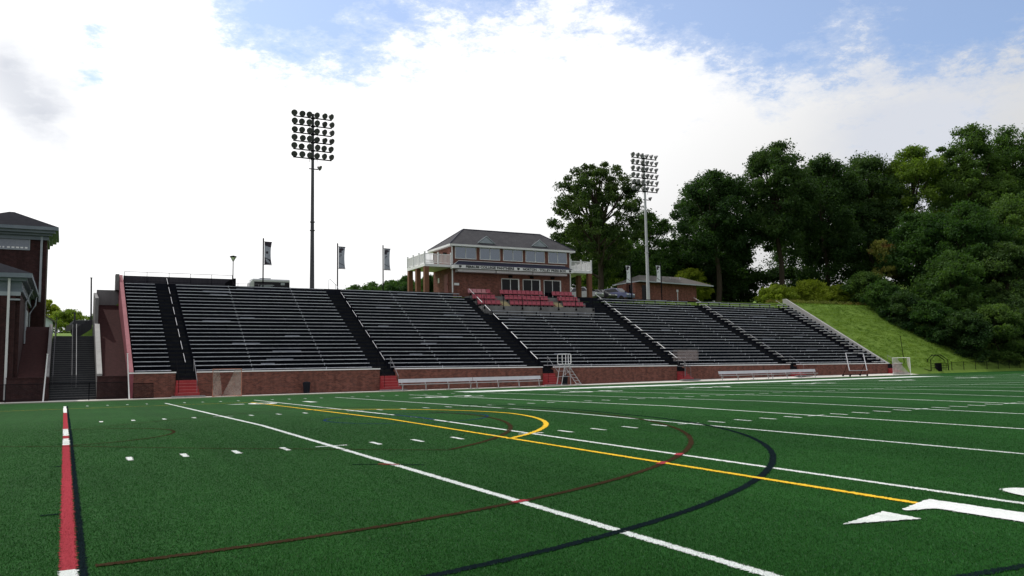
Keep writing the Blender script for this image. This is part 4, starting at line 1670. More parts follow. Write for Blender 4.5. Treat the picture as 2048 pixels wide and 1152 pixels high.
bus = thing('bus', 'grey bus with dark side windows parked behind the stand', 'bus', (24.8, 71, 11.4))
bx0, bx1, by0, by1, bz = 22.2, 27.65, 70, 72.5, 11.45
f = MB()
pr = [(by0, bz + 0.4), (by0, bz + 2.75), (by0 + .12, bz + 2.92), (by1 - .12, bz + 2.92), (by1, bz + 2.75), (by1, bz + 0.4)]
f.prism_x(pr, [bx0 + 0.35, bx1])
f.add([(bx0 + 0.349, by0, bz + .4), (bx0 + 0.349, by0, bz + 2.75), (bx0 + 0.349, by1, bz + 2.75), (bx0 + 0.349, by1, bz + .4), (bx0, by0 + .1, bz + .4), (bx0 + .05, by0 + .2, bz + 2.45), (bx0 + .05, by1 - .2, bz + 2.45), (bx0, by1 - .1, bz + .4)],
      [(4, 5, 6, 7), (0, 1, 5, 4), (1, 2, 6, 5), (2, 3, 7, 6), (3, 0, 4, 7)])
f.box(bx0 + 1.4, bx0 + 2.9, by0 + .4, by1 - .4, bz + 2.92, bz + 3.08)
f.build('body', 'bus_grey', bus)
f = MB()
f.box(bx0 + 0.55, bx1 - 0.05, by0 - 0.02, by0 - 0.003, bz + 1.3, bz + 2.52)
wn = f.build('side_window', 'glass_dark', bus)
f = MB()
for i in range(5):
    f.prism([(bx0 + 1.1 + .08 * i, by0 - .03, bz + 1.55 + .1 * i), (bx0 + 2.4 + .22 * i, by0 - .03, bz + 1.62 + .1 * i), (bx0 + 2.4 + .22 * i, by0 - .03, bz + 1.68 + .1 * i), (bx0 + 1.1 + .08 * i, by0 - .03, bz + 1.62 + .1 * i)], (0, .006, 0))
f.box(bx0 + 4.2, bx0 + 4.75, by0 - .03, by0 - .024, bz + 2.1, bz + 2.45)
f.build('window_stickers', 'banner_grey', wn)
f = MB()
f.box(bx0 - 0.01, bx0 + 0.02, by0 + 0.3, by1 - 0.3, bz + 1.2, bz + 2.3)
f.build('windscreen', 'glass_dark', bus)
for x in (bx0 + 1.0, bx1 - 1.0):
    for y in (by0 - 0.02, by1 - 0.23):
        f = MB()
        f.lathe((x, y, bz + 0.45), (0, 1, 0), [(0, 0.3), (0.02, 0.45), (0.25, 0.45)], 16)
        f.build('wheel', 'rubber', bus)


def car(x, y, z, mat, label, h=1.5, rz=0.0):
    t = thing('parked_car', label, 'car', (x, y, z), 'cars parked beyond the press box')
    f = MB()
    b0 = [(-2.2, .35), (-2.25, .62), (-2.1, .82), (-1.0, .98), (1.9, 1.0), (2.2, .9), (2.25, .5), (2.2, .33)]
    f.prism_x([(a, c * h / 1.5) for a, c in b0], [-0.9, 0.9])
    f.add([(-.84, -1.15, .97 * h / 1.5), (.84, -1.15, .97 * h / 1.5), (.84, 2.0, .99 * h / 1.5), (-.84, 2.0, .99 * h / 1.5), (-.62, -.35, h), (.62, -.35, h), (.66, 1.6, h - .02), (-.66, 1.6, h - .02)],
          [(4, 5, 6, 7), (0, 4, 7, 3), (1, 2, 6, 5), (0, 1, 5, 4), (2, 3, 7, 6)])
    f.build('body', mat, t, origin=(0, 0, 0))
    f = MB()
    k = h / 1.5
    f.poly([(-.74, -1.08, 1.03 * k), (.74, -1.08, 1.03 * k), (.60, -.44, h - .05), (-.60, -.44, h - .05)])
    for s_ in (-1, 1):
        f.poly([(s_ * .845, -.95, 1.03 * k), (s_ * .845, 1.75, 1.05 * k), (s_ * .70, 1.45, h - .08), (s_ * .68, -.25, h - .08)])
    f.build('window', 'glass_dark', t, origin=(0, 0, 0)).location = (0, -0.012, 0.012)
    for sx in (-1, 1):
        for yy in (-1.4, 1.4):
            f = MB()
            f.lathe((sx * 0.92 - 0.11, yy, 0.33), (1, 0, 0), [(0, 0.2), (0.0, 0.33), (0.22, 0.33), (0.22, 0.2)], 14)
            f.build('wheel', 'rubber', t, origin=(0, 0, 0))
        f = MB()
        f.box(sx * 0.66 - 0.17, sx * 0.66 + 0.17, -2.27, -2.21, 0.62 * k, 0.76 * k)
        f.build('headlight', 'banner_white', t, origin=(0, 0, 0))
    t.rotation_euler = (0, 0, rz)


car(58.3, 40.5, 9.75, 'car_silver', 'silver car seen behind the right deck posts of the press box', 1.75, 0.3)
car(60.9, 41.2, 9.8, 'car_black', 'black car between the silver car and the blue car', 1.5, 0.3)
car(63.5, 40.9, 9.8, 'car_blue', 'dark blue car at the left corner of the brick hut', 1.72, 0.3)
car(2.25, 47.5, 5.55, 'car_black', 'dark car on the lane at the top of the outdoor stairs', 1.5, 1.2)

# ------------------------------------------------------------------ brick hut behind the stand
hut = thing('brick_hut', 'low brick hut with a brown hipped roof behind the right of the stand', 'building', (71.2, 42, 9.8))
hx0, hx1, hy0, hy1 = 66.1, 76.3, 40.0, 44.4
f = MB()
f.box(hx0, hx1, hy0, hy1, 9.3, 12.35)
f.build('wall', 'brick', hut)
f = MB()
f.add([(hx0 - .1, 39.2, 12.52), (78.7, 39.2, 12.22), (78.7, 45.3, 12.22), (hx0 - .1, 45.3, 12.52), (68.2, 42.2, 13.62), (75.6, 42.2, 13.55)], [(0, 1, 5, 4), (1, 2, 5), (2, 3, 4, 5), (3, 0, 4), (0, 3, 2, 1)])
rf = f.build('roof', 'shingle_brown', hut)
f = MB()
f.prism([(hx0 - .1, 39.18, 12.38), (78.7, 39.18, 12.08), (78.7, 39.18, 12.215), (hx0 - .1, 39.18, 12.515)], (0, 0.04, 0))
f.prism([(hx0 - .12, 39.18, 12.38), (hx0 - .12, 45.3, 12.38), (hx0 - .12, 45.3, 12.515), (hx0 - .12, 39.18, 12.515)], (0.018, 0, 0))
f.build('fascia', 'grey_trim', hut)
for xx in (72.4, 74.1):
    f = MB()
    f.tube([(xx, 40.8, 12.9), (xx, 40.8, 13.4)], 0.06, 8)
    f.build('vent_pipe', 'pale_steel', rf)
f = MB()
f.box(hx0 - .02, hx0 - .003, 40.7, 41.7, 9.5, 12.2)
f.box(66.9, 67.9, hy0 - .02, hy0 - .003, 9.5, 12.0)
f.build('doorway', 'glass_dark', hut)
for yy in (40.25, 42.1):
    f = MB()
    f.box(hx0 - 0.35, hx0 - 0.004, yy - .22, yy + .22, 9.3, 12.34)
    f.build('pillar', 'brick', hut)
for x, y, z, hh, lb in ((69.6, 36, 9.5, 1.3, 'small pale marker post before the brick hut'),):
    f = MB()
    f.tube([(x, y, z), (x, y, z + hh)], 0.05, 6)
    f.box(x - .1, x + .1, y - .08, y + .08, z + hh, z + hh + .3)
    tag(f.build('marker_post', 'pale_steel', None, origin=(x, y, z)), lb, 'post')

# ------------------------------------------------------------------ brick building on the left
bb = thing('brick_tower', 'tall dark brick tower block with pyramid roof at the left edge', 'building', (-4.2, 32.5, 4))
f = MB()
f.box(-7.6, -1.72, 30, 35.5, 2, 12.75)
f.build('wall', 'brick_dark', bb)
f = MB()
f.add([(-8.6, 29.15, 13.62), (-0.9, 29.15, 13.62), (-0.9, 36.3, 13.62), (-8.6, 36.3, 13.62), (-4.25, 32.6, 15.25), (-4.6, 32.6, 15.25)], [(0, 1, 4, 5), (1, 2, 4), (2, 3, 5, 4), (3, 0, 5), (0, 3, 2, 1)])
f.build('roof', 'shingle_dark', bb)
f = MB()
f.box(-7.75, -1.58, 29.85, 35.65, 12.6, 12.93)
f.box(-7.95, -1.36, 29.62, 35.85, 12.932, 13.12)
f.box(-8.4, -1.1, 29.35, 36.1, 13.122, 13.34)
f.box(-8.6, -0.9, 29.15, 36.3, 13.342, 13.615)
f.build('cornice', 'cornice_grey', bb)
f = MB()
for a0, a1, c0, c1 in ((-5.6, -2.92, 12.75 - .12, 12.80 - .12), (-5.6, -2.92, 11.72, 11.78), (-2.98, -2.92, 11.78, 12.63), (-5.6, -5.54, 11.78, 12.63)):
    f.box(a0, a1, 29.93, 29.997, c0, c1)
wf = f.build('window', 'grey_trim', bb)
f = MB()
f.box(-5.54, -2.98, 29.955, 29.99, 11.78, 12.63)
f.build('louvre', 'banner_grey', wf)
f = MB()
for i in range(8):  # row of small pale squares along the bottom of the louvre
    x = -5.45 + i * 0.31
    f.box(x, x + random.uniform(.12, .22), 29.935, 29.953, 11.84, 11.97)
f.build('pale_squares', 'white_coping', wf)
f = MB()
f.box(-2.18, -2.02, 29.84, 29.99, 7.5, 13.3)
f.build('downspout', 'grey_trim', bb)

wg = thing('brick_wing', 'low brick wing with heavy grey eaves in front of the tower at the left edge', 'building', (-6, 20, 0))
f = MB()
f.box(-14, -2.8, 14.6, 29.9, -0.4, 6.95)
f.box(-14, -3.05, 14.35, 14.598, -0.4, 6.7)
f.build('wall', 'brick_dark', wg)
f = MB()
f.add([(-14, 13.95, 8.14), (-2.16, 13.95, 8.14), (-2.16, 29.9, 8.14), (-14, 29.9, 8.14), (-8, 19.8, 10.6), (-8, 29.9, 10.6), (-14, 19.8, 10.6), (-14, 29.9, 10.6)],
      [(0, 1, 4, 6), (1, 2, 5, 4), (6, 4, 5, 7), (0, 3, 2, 1)])
f.build('roof', 'shingle_dark', wg)
f = MB()
f.box(-14, -2.66, 14.44, 29.89, 6.96, 7.15)
f.box(-14, -2.72, 14.5, 29.88, 7.152, 7.66)
f.box(-14, -2.45, 14.22, 29.89, 7.662, 7.85)
f.box(-14, -2.16, 13.95, 29.895, 7.852, 8.135)
f.build('cornice', 'cornice_grey', wg)
f = MB()
f.box(-3.95, -2.78, 14.34, 14.6, 6.70, 6.958)
f.box(-14, -5.2, 14.34, 14.6, 6.70, 6.958)
f.build('capital', 'grey_trim', wg)
f = MB()
f.box(-3.5, -3.36, 14.18, 14.33, 0, 7.8)
f.build('downspout', 'white_trim', wg)
f = MB()
f.tube([(-2.3, 29.0, 7.9), (-2.35, 28.6, 7.1), (-2.72, 28.2, 6.4), (-2.72, 28.2, 4.4)], 0.06, 6)
f.build('downspout', 'grey_trim', wg)
f = MB()
f.tube([(-2.35, 21.0, 7.7), (-2.72, 20.8, 6.7), (-2.72, 20.8, 3.0)], 0.06, 6)
f.build('downspout', 'grey_trim', wg)
f = MB()
f.box(-2.8, -2.75, 23.5, 26.5, 4.6, 6.4)
f.build('window', 'grey_trim', wg)
f = MB()
f.box(-3.4, -2.795, 14.25, 14.5, 6.4, 6.5)
f.build('lamp_bracket', 'grey_trim', wg)

# things seen in the gap above the stairs
ho = thing('white_house', 'pale gabled house far off in the gap beside the brick tower', 'house', (-4.5, 78, 7))
f = MB()
f.box(-8.5, -1.7, 75, 84, 6, 8.45)
f.prism([(-8.5, 75.01, 8.45), (-1.7, 75.01, 8.45), (-5.1, 75.01, 10.6)], (0, 8.98, 0))
f.build('wall', 'house_siding', ho)
f = MB()
for s_ in (1, -1):
    f.prism([(-5.1, 74.7, 10.62), (-5.1 + s_ * 3.75, 74.7, 8.25), (-5.1 + s_ * 3.75, 74.7, 8.42), (-5.1, 74.7, 10.79)], (0, 9.6, 0))
f.build('roof', 'shingle_brown', ho)
f = MB()
f.tube([(1.72, 30.3, 5.0), (1.62, 30.3, 9.62)], 0.075, 8, r1=0.06)
f.tube([(1.62, 30.3, 9.62), (1.62, 30.3, 9.68)], 0.09, 8)
tag(f.build('dark_post', 'pole_dark', None, origin=(1.7, 30.3, 5)), 'tall dark post above the outdoor stairs beside the pale retaining wall', 'post')
t_ = thing('slope_fence', 'dark screened fence climbing to the right at the top of the outdoor stairs', 'fence', (1.1, 29, 4.7))
f = MB()
f.prism([(0.45, 29.2, 4.5), (1.75, 28.6, 4.5), (1.75, 28.6, 6.05), (1.1, 28.9, 5.75), (0.45, 29.2, 5.3), (0.2, 29.3, 4.95)], (0, 0.03, 0))
f.build('screen', 'panel_dark', t_)
for x, zt in ((0.47, 5.4), (1.3, 5.95)):
    f = MB()
    f.tube([(x, 28.95, 4.5), (x, 28.95, zt)], 0.03, 6)
    f.build('post', 'black_metal', t_)
for x, zt, r_, lb in ((-0.78, 5.9, .03, 'thin dark post at the left of the top landing of the outdoor stairs'), (0.43, 6.3, .07, 'thick dark post in the middle of the top landing of the outdoor stairs')):
    f = MB()
    f.tube([(x, 24.4, 4.2), (x, 24.4, zt)], r_, 6)
    f.tube([(x, 24.4, zt), (x, 24.4, zt + 0.03)], r_ * 1.3, 6)
    tag(f.build('landing_post', 'pole_dark', None, origin=(x, 24.4, 4.2)), lb, 'post')

# ------------------------------------------------------------------ trees
FINE = 2.7


def leaf_object(name, cen, rad, per, size, mat, parent=None, origin=(0, 0, 0), flat=0.8, trg=None):
    """many small leaf-cluster faces spread through clumps"""
    cen = np.asarray(cen, float)
    rad = np.asarray(rad, float)
    n = len(cen) * per
    per = int(per * FINE)
    size = size / FINE ** 0.5
    n = len(cen) * per
    idx = np.repeat(np.arange(len(cen)), per)
    d = rng.normal(size=(n, 3))
    d /= np.linalg.norm(d, axis=1)[:, None]
    rr = rng.random(n) ** 0.42 * np.where(rng.random(n) < 0.25, rng.uniform(1.0, 1.4, n), 1.0)
    lump = 1 + 0.25 * np.sin(d[:, 0] * 5 + idx) * np.cos(d[:, 1] * 4 + idx * 1.7)
    p = cen[idx] + d * (rr * rad[idx] * lump)[:, None] * np.array([1, 1, flat])
    nr = rng.normal(size=(n, 3)) + d * 0.7 + np.array([0, 0, 0.5])
    nr /= np.linalg.norm(nr, axis=1)[:, None]
    a = np.cross(nr, rng.normal(size=(n, 3)))
    a /= np.linalg.norm(a, axis=1)[:, None]
    c = np.cross(nr, a)
    s = size * rng.uniform(0.55, 1.25, n)[:, None]
    q = np.stack([p - a * s, p + c * s * 0.55 + nr * s * .12, p + a * s, p - c * s * 0.55 + nr * s * .12], 1).reshape(-1, 3) - np.array(origin)
    me = bpy.data.meshes.new(name)
    me.vertices.add(4 * n)
    me.vertices.foreach_set('co', q.astype(np.float32).ravel())
    me.loops.add(4 * n)
    me.loops.foreach_set('vertex_index', np.arange(4 * n, dtype=np.int32))
    me.polygons.add(n)
    me.polygons.foreach_set('loop_start', np.arange(0, 4 * n, 4, dtype=np.int32))
    me.materials.append(MATS[mat])
    me.update(calc_edges=True)
    me.validate()
    ob = bpy.data.objects.new(name, me)
    COL.objects.link(ob)
    if parent is not None:
        ob.parent = parent
    else:
        ob.location = origin
    return ob


def crown_clumps(x, y, zb, h, r, low=0.25, n=46, hollow=0.5, crad=0.27, shape=1.0):
    n = int(n * 2.4)
    crad = crad * 0.66
    zc = zb + h * (low + (1 - low) * 0.5)
    hz = h * (1 - low) * 0.5
    cs, rs = [], []
    while len(cs) < n:
        v = rng.uniform(-1, 1, 3)
        if len(cs) < 7:
            v = np.array([0.36 * v[0], 0.36 * v[1], 0.90 + 0.09 * v[2]])
        elif len(cs) < 26:
            v = np.array([0.66 * v[0], 0.66 * v[1], 0.64 + 0.16 * v[2]])
        L = np.linalg.norm(v)
        if L > 1 or L < hollow * rng.random() ** 0.3:
            continue
        taper = 1 - 0.15 * max(0, v[2]) ** 2 * shape
        cr = r * crad * rng.uniform(0.55, 1.45)
        cs.append((x + v[0] * (r - cr * .7) * taper, y + v[1] * (r - cr * .7) * taper, zc + v[2] * (hz - cr * 0.5)))
        rs.append(cr)
    return cs, rs


def tree(name, label, x, y, h, r, mat, low=0.25, n=46, per=150, size=0.30, trunk=0.35, hollow=0.5, crad=0.27, group=None, zb=None, limbs=14, shape=1.0):
    zb = terrain(x, y) if zb is None else zb
    t = thing(name, label, 'shrub' if 'shrub' in name else 'tree', (x, y, zb), group)
    cs, rs = crown_clumps(x, y, zb, h, r, low, n, hollow, crad, shape)
    f = MB()
    zt = zb + h * 0.82
    pth = [(x + 0.25 * math.sin(i * 1.3), y + 0.2 * math.cos(i * 1.7), zb - 0.3 + (zt - zb) * i / 6) for i in range(7)]
    f.tube(pth, trunk, 8, r1=trunk * 0.22)
    for c in cs[:limbs]:
        fz = max(zb + h * low * 0.55, min(c[2] - 0.25 * abs(c[2] - zb), zt - h * 0.1) - r * 0.25)
        k = (fz - zb + .3) / (zt - zb) * 6
        i = int(min(5, max(0, k)))
        a = Vector(pth[i]).lerp(Vector(pth[i + 1]), min(1, max(0, k - i)))
        m_ = a.lerp(Vector(c), 0.5) + Vector((0, 0, -0.06 * r))
        f.tube([a, m_, c], trunk * 0.36, 5, r1=0.04)
    f.build('trunk', 'bark', t)
    leaf_object('crown', cs, rs, per * 0.46, size, mat, t, (x, y, zb), 0.7)
    return t


G_ = 'tall trees beyond the stand'
tree('maple_tree', 'large open crowned maple right of the press box, sky showing through its limbs', 63.6, 45, 19.5, 7.6, 'leaf_maple', 0.20, 84, 150, 0.30, 0.45, 0.42, 0.165, G_, 10.0, 56, 0.6)
BT = 'broadleaf_tree'
tree(BT, 'dense dark tree with a forked trunk left of the tallest middle tree', 89.5, 50, 21.6, 7.6, 'leaf_dark', 0.22, 74, 220, 0.34, 0.5, 0.35, 0.29, G_, limbs=20)
tree(BT, 'tallest narrow tree in the middle of the wood, standing right of the brick hut', 98.9, 46, 26.6, 7.0, 'leaf_dark', 0.24, 80, 220, 0.34, 0.5, 0.35, 0.28, G_, limbs=16)
tree(BT, 'broad dark round topped tree just right of the tallest middle tree', 110.5, 47, 26.0, 8.4, 'leaf_dark', 0.08, 84, 220, 0.35, 0.45, 0.35, 0.28, G_)
tree(BT, 'second dark round topped tree, between the broad dark one and the pale green crowns', 120.5, 46, 26.6, 8.0, 'leaf_dark', 0.08, 80, 220, 0.35, 0.45, 0.35, 0.28, G_)
tree(BT, 'pale yellow green tree top showing behind the right hand wood', 126.6, 42, 29.0, 7.4, 'leaf_light', 0.15, 64, 200, 0.34, 0.42, 0.35, 0.28, G_, 9.9)
tree(BT, 'tallest tree at the right with upright green tufts along its top', 134.0, 36, 32.0, 7.0, 'leaf_mid', 0.10, 90, 210, 0.34, 0.5, 0.4, 0.26, G_, 9.6, shape=0.5)
tree(BT, 'tall green tree cut by the right edge of the picture', 143.5, 34, 32.5, 8.2, 'leaf_mid', 0.10, 90, 210, 0.35, 0.5, 0.4, 0.27, G_, 9.5, shape=0.5)
tree(BT, 'mid height green tree directly above the low wood edge', 107.5, 23.5, 13.5, 5.6, 'leaf_mid', 0.0, 66, 200, 0.30, 0.35, 0.35, 0.28, G_, 3.2)
tree(BT, 'dark mid height tree at the right above the foot of the slope', 117.5, 27, 20.0, 7.4, 'leaf_mid', 0.06, 80, 210, 0.32, 0.4, 0.35, 0.28, G_, 5.0)
tree(BT, 'leafy green tree above the reddish sapling at the edge of the wood', 114.6, 33, 15.8, 6.4, 'leaf_mid', 0.06, 66, 200, 0.31, 0.4, 0.35, 0.28, G_, 8.6)
tree(BT, 'lowest dark tree at the right edge behind the chain link fence', 116.0, 20.5, 16.4, 5.8, 'leaf_dark', 0.0, 66, 200, 0.31, 0.4, 0.35, 0.28, G_, 2.0)
tree(BT, 'dark tree filling the right edge between the tall tufted crowns and the fence', 126.0, 24, 24.5, 7.6, 'leaf_mid', 0.0, 80, 210, 0.33, 0.4, 0.35, 0.28, G_, 2.6)
tree('sapling_tree', 'reddish young tree at the front of the wood', 110.2, 36, 10.8, 2.9, 'leaf_autumn', 0.10, 30, 170, 0.22, 0.12, 0.4, 0.32, None, 9.4, limbs=8)
tree('broadleaf_tree', 'paler green tree behind the floodlit pole, left of the dark forked tree', 84.0, 60, 15.5, 6.0, 'leaf_mid', 0.10, 50, 170, 0.30, 0.3, 0.45, 0.28, G_)
tree('broadleaf_tree', 'shaded green tree low behind the open crowned maple', 70.5, 58, 13.0, 6.0, 'leaf_dark', 0.08, 48, 170, 0.30, 0.3, 0.45, 0.28, G_)
tree('broadleaf_tree', 'light green tree between the maple and the dark forked tree', 78.0, 66, 14.5, 5.6, 'leaf_light', 0.10, 46, 150, 0.30, 0.3, 0.45, 0.28, G_)
SG = 'shrubs along the top and edge of the grass slope'
for (x, y, h, r, m_, zb, lb) in [
        (86.4, 53, 6.0, 3.6, 'leaf_yellow', 10.6, 'bright yellow green bush behind the roof of the brick hut'),
        (90.5, 39, 3.2, 3.4, 'leaf_yellow', 9.5, 'yellow green shrub at the top of the stand left of the tall tree trunk'),
        (96.5, 38, 3.9, 3.6, 'leaf_yellow', 9.6, 'sunlit shrub just right of the tall tree trunk'),
        (101.2, 37, 3.4, 3.4, 'leaf_yellow', 9.4, 'bright shrub row piece above the top of the grass slope'),
        (102.0, 32.6, 6.0, 4.0, 'leaf_mid', 8.4, 'large round green shrub at the top of the wood edge'),
        (99.9, 28.6, 6.2, 3.4, 'leaf_mid', 6.4, 'green shrub high on the wood edge, below the round one'),
        (99.5, 24.8, 6.4, 3.3, 'leaf_dark', 4.6, 'dark shrub halfway down the wood edge'),
        (99.5, 21.2, 6.6, 3.4, 'leaf_mid', 2.8, 'leafy shrub low on the wood edge, above the fence'),
        (100.0, 17.0, 6.8, 3.6, 'leaf_dark', 1.0, 'dark shrub at the lowest corner of the wood edge, nearest the gateway'),
        (105.2, 16.2, 8.0, 3.8, 'leaf_mid', 0.6, 'leafy shrub behind the middle of the far chain link fence'),
        (110.0, 16.0, 9.5, 4.0, 'leaf_dark', 0.4, 'dark tall shrub right of the leafy one behind the far chain link fence'),
        (115.6, 15.9, 9.5, 4.2, 'leaf_dark', 0.3, 'dark tall shrub behind the fence at the right edge of the picture'),
        (122.0, 16.2, 10.0, 5.0, 'leaf_mid', 0.3, 'leafy shrub behind the fence cut by the right edge')]:
    tree('shrub', lb, x, y, h, r, m_, -0.12, 48, 150, 0.24, 0.08, 0.3, 0.30, SG, zb, 5, 0.2)
for (x, y, h, r, m_, lb) in [(0.2, 88, 4.8, 3.3, 'leaf_light', 'pale green tree in the middle of the gap above the stairs'),
                             (-2.9, 96, 5.6, 2.4, 'leaf_yellow', 'light branched tree beside the brick tower in the gap'),
                             (4.4, 92, 4.4, 3.2, 'leaf_light', 'round pale green tree right in the gap, behind the dark post')]:
    zb = terrain(x, y) - 0.3
    tree('roadside_tree', lb, x, y, h, r, m_, 0.0, 34, 150, 0.20, 0.12, 0.4, 0.3, 'trees in the gap above the stairs', 6.2 if y < 95 else 7.4, 6)
# far wood reading as one mass
cs, rs = [], []
for k in range(46):
    x, y = rng.uniform(104, 215), rng.uniform(50, 88)
    if x < 128 and y < 56:
        continue
    h = rng.uniform(21, 27)
    a, c = crown_clumps(x, y, terrain(x, y), h, rng.uniform(5, 7.5), 0.02, 22, 0.5, 0.34)
    cs += a
    rs += c
for k in range(16):
    x, y = rng.uniform(128, 175), rng.uniform(16, 40)
    a, c = crown_clumps(x, y, min(terrain(x, y), 9), rng.uniform(14, 24), rng.uniform(5, 7.0), 0.0, 24, 0.5, 0.34)
    cs += a
    rs += c
for k in range(10):
    x, y = rng.uniform(84, 112), rng.uniform(54, 64)
    a, c = crown_clumps(x, y, terrain(x, y) - 0.5, rng.uniform(6, 10), rng.uniform(4, 5.5), 0.0, 18, 0.4, 0.36)
    cs += a
    rs += c
for k in range(9):
    x, y = 93 + 1.9 * k, rng.uniform(60, 68)
    a, c = crown_clumps(x, y, terrain(x, y) - 1.0, rng.uniform(11, 14), rng.uniform(3.5, 5), 0.0, 22, 0.3, 0.36)
    cs += a
    rs += c
for k in range(14):
    x, y = rng.uniform(66, 104), rng.uniform(66, 84)
    a, c = crown_clumps(x, y, terrain(x, y), rng.uniform(9, 13), rng.uniform(5, 7.0), 0.02, 20, 0.5, 0.34)
    cs += a
    rs += c
wood = leaf_object('wood', cs, rs, 42, 0.42, 'leaf_dark')
tag(wood, 'dark wood massed behind the separate trees at the right', 'wood', None, 'stuff')
cs, rs = [], []
for k in range(46):
    u = rng.random()
    x, y = 58 + u * 30, 132 + rng.uniform(0, 20)
    z = 10.5 + 8.5 * u + rng.uniform(-1, 1.2)
    a, c = crown_clumps(x, y, z, rng.uniform(6, 9.5), rng.uniform(3, 4.6), 0.02, 16, 0.5, 0.36)
    cs += a
    rs += c
wood = leaf_object('wooded_hill', cs, rs, 36, 0.42, 'leaf_mid')
tag(wood, 'distant wooded hillside rising left of the press box', 'wood', None, 'stuff')

cs, rs = [], []
for k in range(60):
    x, y = rng.uniform(-10, 175), rng.uniform(-196, -168)
    a, c = crown_clumps(x, y, terrain(x, y), rng.uniform(10, 21), rng.uniform(4, 7), 0.0, 12, 0.5, 0.36)
    cs += a
    rs += c
wood = leaf_object('wooded_hill', cs, rs, 18, 0.6, 'leaf_dark')
tag(wood, 'wooded rise across the field, seen only mirrored in the press box panes', 'wood', None, 'stuff')

# tussocks and weeds along the top of the slope
cs = [(rng.uniform(84, 104), rng.uniform(31.5, 35.5), 0) for _ in range(110)]
cs = [(x, y, terrain(x, y) + 0.25) for x, y, _ in cs]
wd = leaf_object('weeds', cs, [rng.uniform(0.3, 0.6) for _ in cs], 60, 0.12, 'leaf_autumn')
tag(wd, 'dry weeds along the top of the grass slope', 'weeds', None, 'stuff')
cs = [(rng.uniform(81.5, 101), rng.uniform(14.6, 32.5), 0) for _ in range(3200)]
cs = [(x, y, terrain(x, y) + 0.05) for x, y, _ in cs]
wd = leaf_object('rough_grass', cs, [rng.uniform(0.25, 0.6) for _ in cs], 9, 0.085, 'leaf_grass', flat=0.15)
tag(wd, 'rough sunlit grass on the slope beside the stand', 'grass', None, 'stuff')

# ------------------------------------------------------------------ turf pile close to the viewer
def mark_colour(x, y):
    """colour class of every blade from the painted markings it grows in"""
    c = np.zeros(len(x), int)
    g = lambda: rng.normal(0, 0.008, len(x))

    def band(mask, k):
        c[mask] = k
    for q in range(1, 5):
        band((np.abs(x - 5 * q * YD + g()) < 0.054) & (y < 0), 1)
    band((np.abs(x - 0.03 + g()) < 0.031), 3)

    def ring(cx, cy, r, w, k, lo=-360, hi=360):
        dx, dy = x - cx, y - cy
        a = np.degrees(np.arctan2(dy, dx))
        band((np.abs(np.hypot(dx, dy) - r + g()) < w / 2) & (a > lo) & (a < hi), k)
    ring(BC[0], BC[1], BR, 0.10, 3, -88, -3)
    ring(-0.13, -25.1, 14.36, 0.09, 4, -89, 62)
    band((np.abs(x - 8.2 + g()) < 0.056) & (y > -41.2), 5)
    for pg in NUMERALS:
        ins = np.zeros(len(x), bool)
        for (xa, ya), (xb, yb) in zip(pg, pg[1:] + pg[:1]):
            cr_ = (ya > y) != (yb > y)
            ins ^= cr_ & (x < (xb - xa) * (y - ya) / (yb - ya + 1e-12) + xa)
        band(ins, 1)
    band((np.abs(np.hypot((x - 9.95) / 0.28, (y + 42.05) / 0.735) - 1) < 0.32) & (x > 9.4), 1)
    for q in range(1, 5):
        for yc in (-30.93,):
            for kk in range(1, 5):
                band((np.abs(x - (5 * (q - 1) + kk) * YD) < .05) & (np.abs(y - yc) < .3), 1)
    r_ = np.abs(x + 0.075 + g()) < 0.064
    band(r_ & (y < -27.3), 2)
    band(r_ & (y < -39.5), 1)
    return c


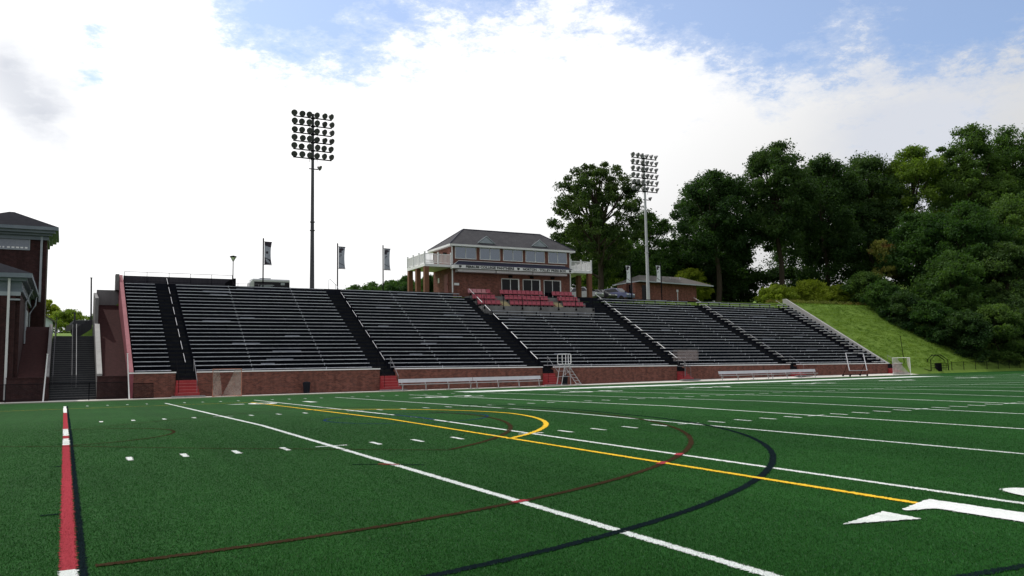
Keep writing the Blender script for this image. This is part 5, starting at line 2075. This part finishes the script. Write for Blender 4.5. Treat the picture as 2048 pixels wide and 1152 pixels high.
def turf_blades():
    n = 900000
    cx, cy = -0.15, -47.24
    dist = 5.6 + 27.0 * rng.random(n) ** 1.7
    ang = np.radians(28.5 + rng.uniform(-35, 35, n))
    x, y = cx + dist * np.sin(ang), cy + dist * np.cos(ang)
    z = CR * (1 - np.abs(y + 24.385) / 24.385)
    k = mark_colour(x, y)
    h = rng.uniform(0.008, 0.018, n) * np.clip((34 - dist) / 14, 0.15, 1)
    w = 0.0013 + 0.00016 * dist
    th = rng.uniform(0, 2 * np.pi, n)
    ln = rng.normal(0, 0.008, (n, 2)) + np.array([0.002, 0.004])
    base = np.stack([x, y, z], 1)
    sx = np.stack([np.cos(th) * w, np.sin(th) * w, np.zeros(n)], 1)
    tip = base + np.stack([ln[:, 0], ln[:, 1], h], 1)
    v = np.stack([base - sx, base + sx, tip], 1).reshape(-1, 3)
    pal = np.array([(0.0150, 0.070, 0.0118), (0.70, 0.73, 0.71), (0.32, 0.045, 0.06), (0.006, 0.010, 0.012), (0.036, 0.026, 0.014), (0.72, 0.46, 0.045)])
    col = pal[k] * rng.uniform(0.6, 1.45, n)[:, None]
    lum = 1 + 0.16 * np.sin(x * 0.9 + 1.2 * np.sin(y * 0.35)) * np.cos(y * 0.5 + 0.8 * np.sin(x * 0.6)) + 0.07 * np.sin(x * 3.1 + y * 0.4)
    lum *= np.where(np.floor((x + 457.2 + 2.286) / 4.572) % 2 == 0, 1.03, 0.93)
    col *= lum[:, None]
    spk = rng.random(n) < 0.02
    col[spk & (k == 0)] = np.array([0.09, 0.15, 0.085])
    col[k == 0] *= (1 + rng.normal(0, 0.12, ((k == 0).sum(), 3)))
    col = np.clip(col, 0, 0.9)
    me = bpy.data.meshes.new('turf_pile')
    me.vertices.add(3 * n)
    me.vertices.foreach_set('co', v.astype(np.float32).ravel())
    me.loops.add(3 * n)
    me.loops.foreach_set('vertex_index', np.arange(3 * n, dtype=np.int32))
    me.polygons.add(n)
    me.polygons.foreach_set('loop_start', np.arange(0, 3 * n, 3, dtype=np.int32))
    at = me.attributes.new('blade', 'FLOAT_COLOR', 'FACE')
    at.data.foreach_set('color', np.concatenate([col, np.ones((n, 1))], 1).astype(np.float32).ravel())
    m = bpy.data.materials.new('turf_pile')
    m.use_nodes = True
    t = NT(m.node_tree)
    b_ = t.n('ShaderNodeBsdfPrincipled')
    b_.inputs['Roughness'].default_value = 0.55
    b_.inputs['Specular IOR Level'].default_value = 0.02
    a_ = t.n('ShaderNodeAttribute', attribute_name='blade')
    t.l(a_.outputs['Color'], b_.inputs['Base Color'])
    t.l(b_.outputs[0], t.n('ShaderNodeOutputMaterial').inputs[0])
    me.materials.append(m)
    me.update(calc_edges=True)
    ob = bpy.data.objects.new('turf_pile', me)
    COL.objects.link(ob)
    tag(ob, 'short artificial grass pile of the playing field', 'grass', None, 'stuff')


turf_blades()
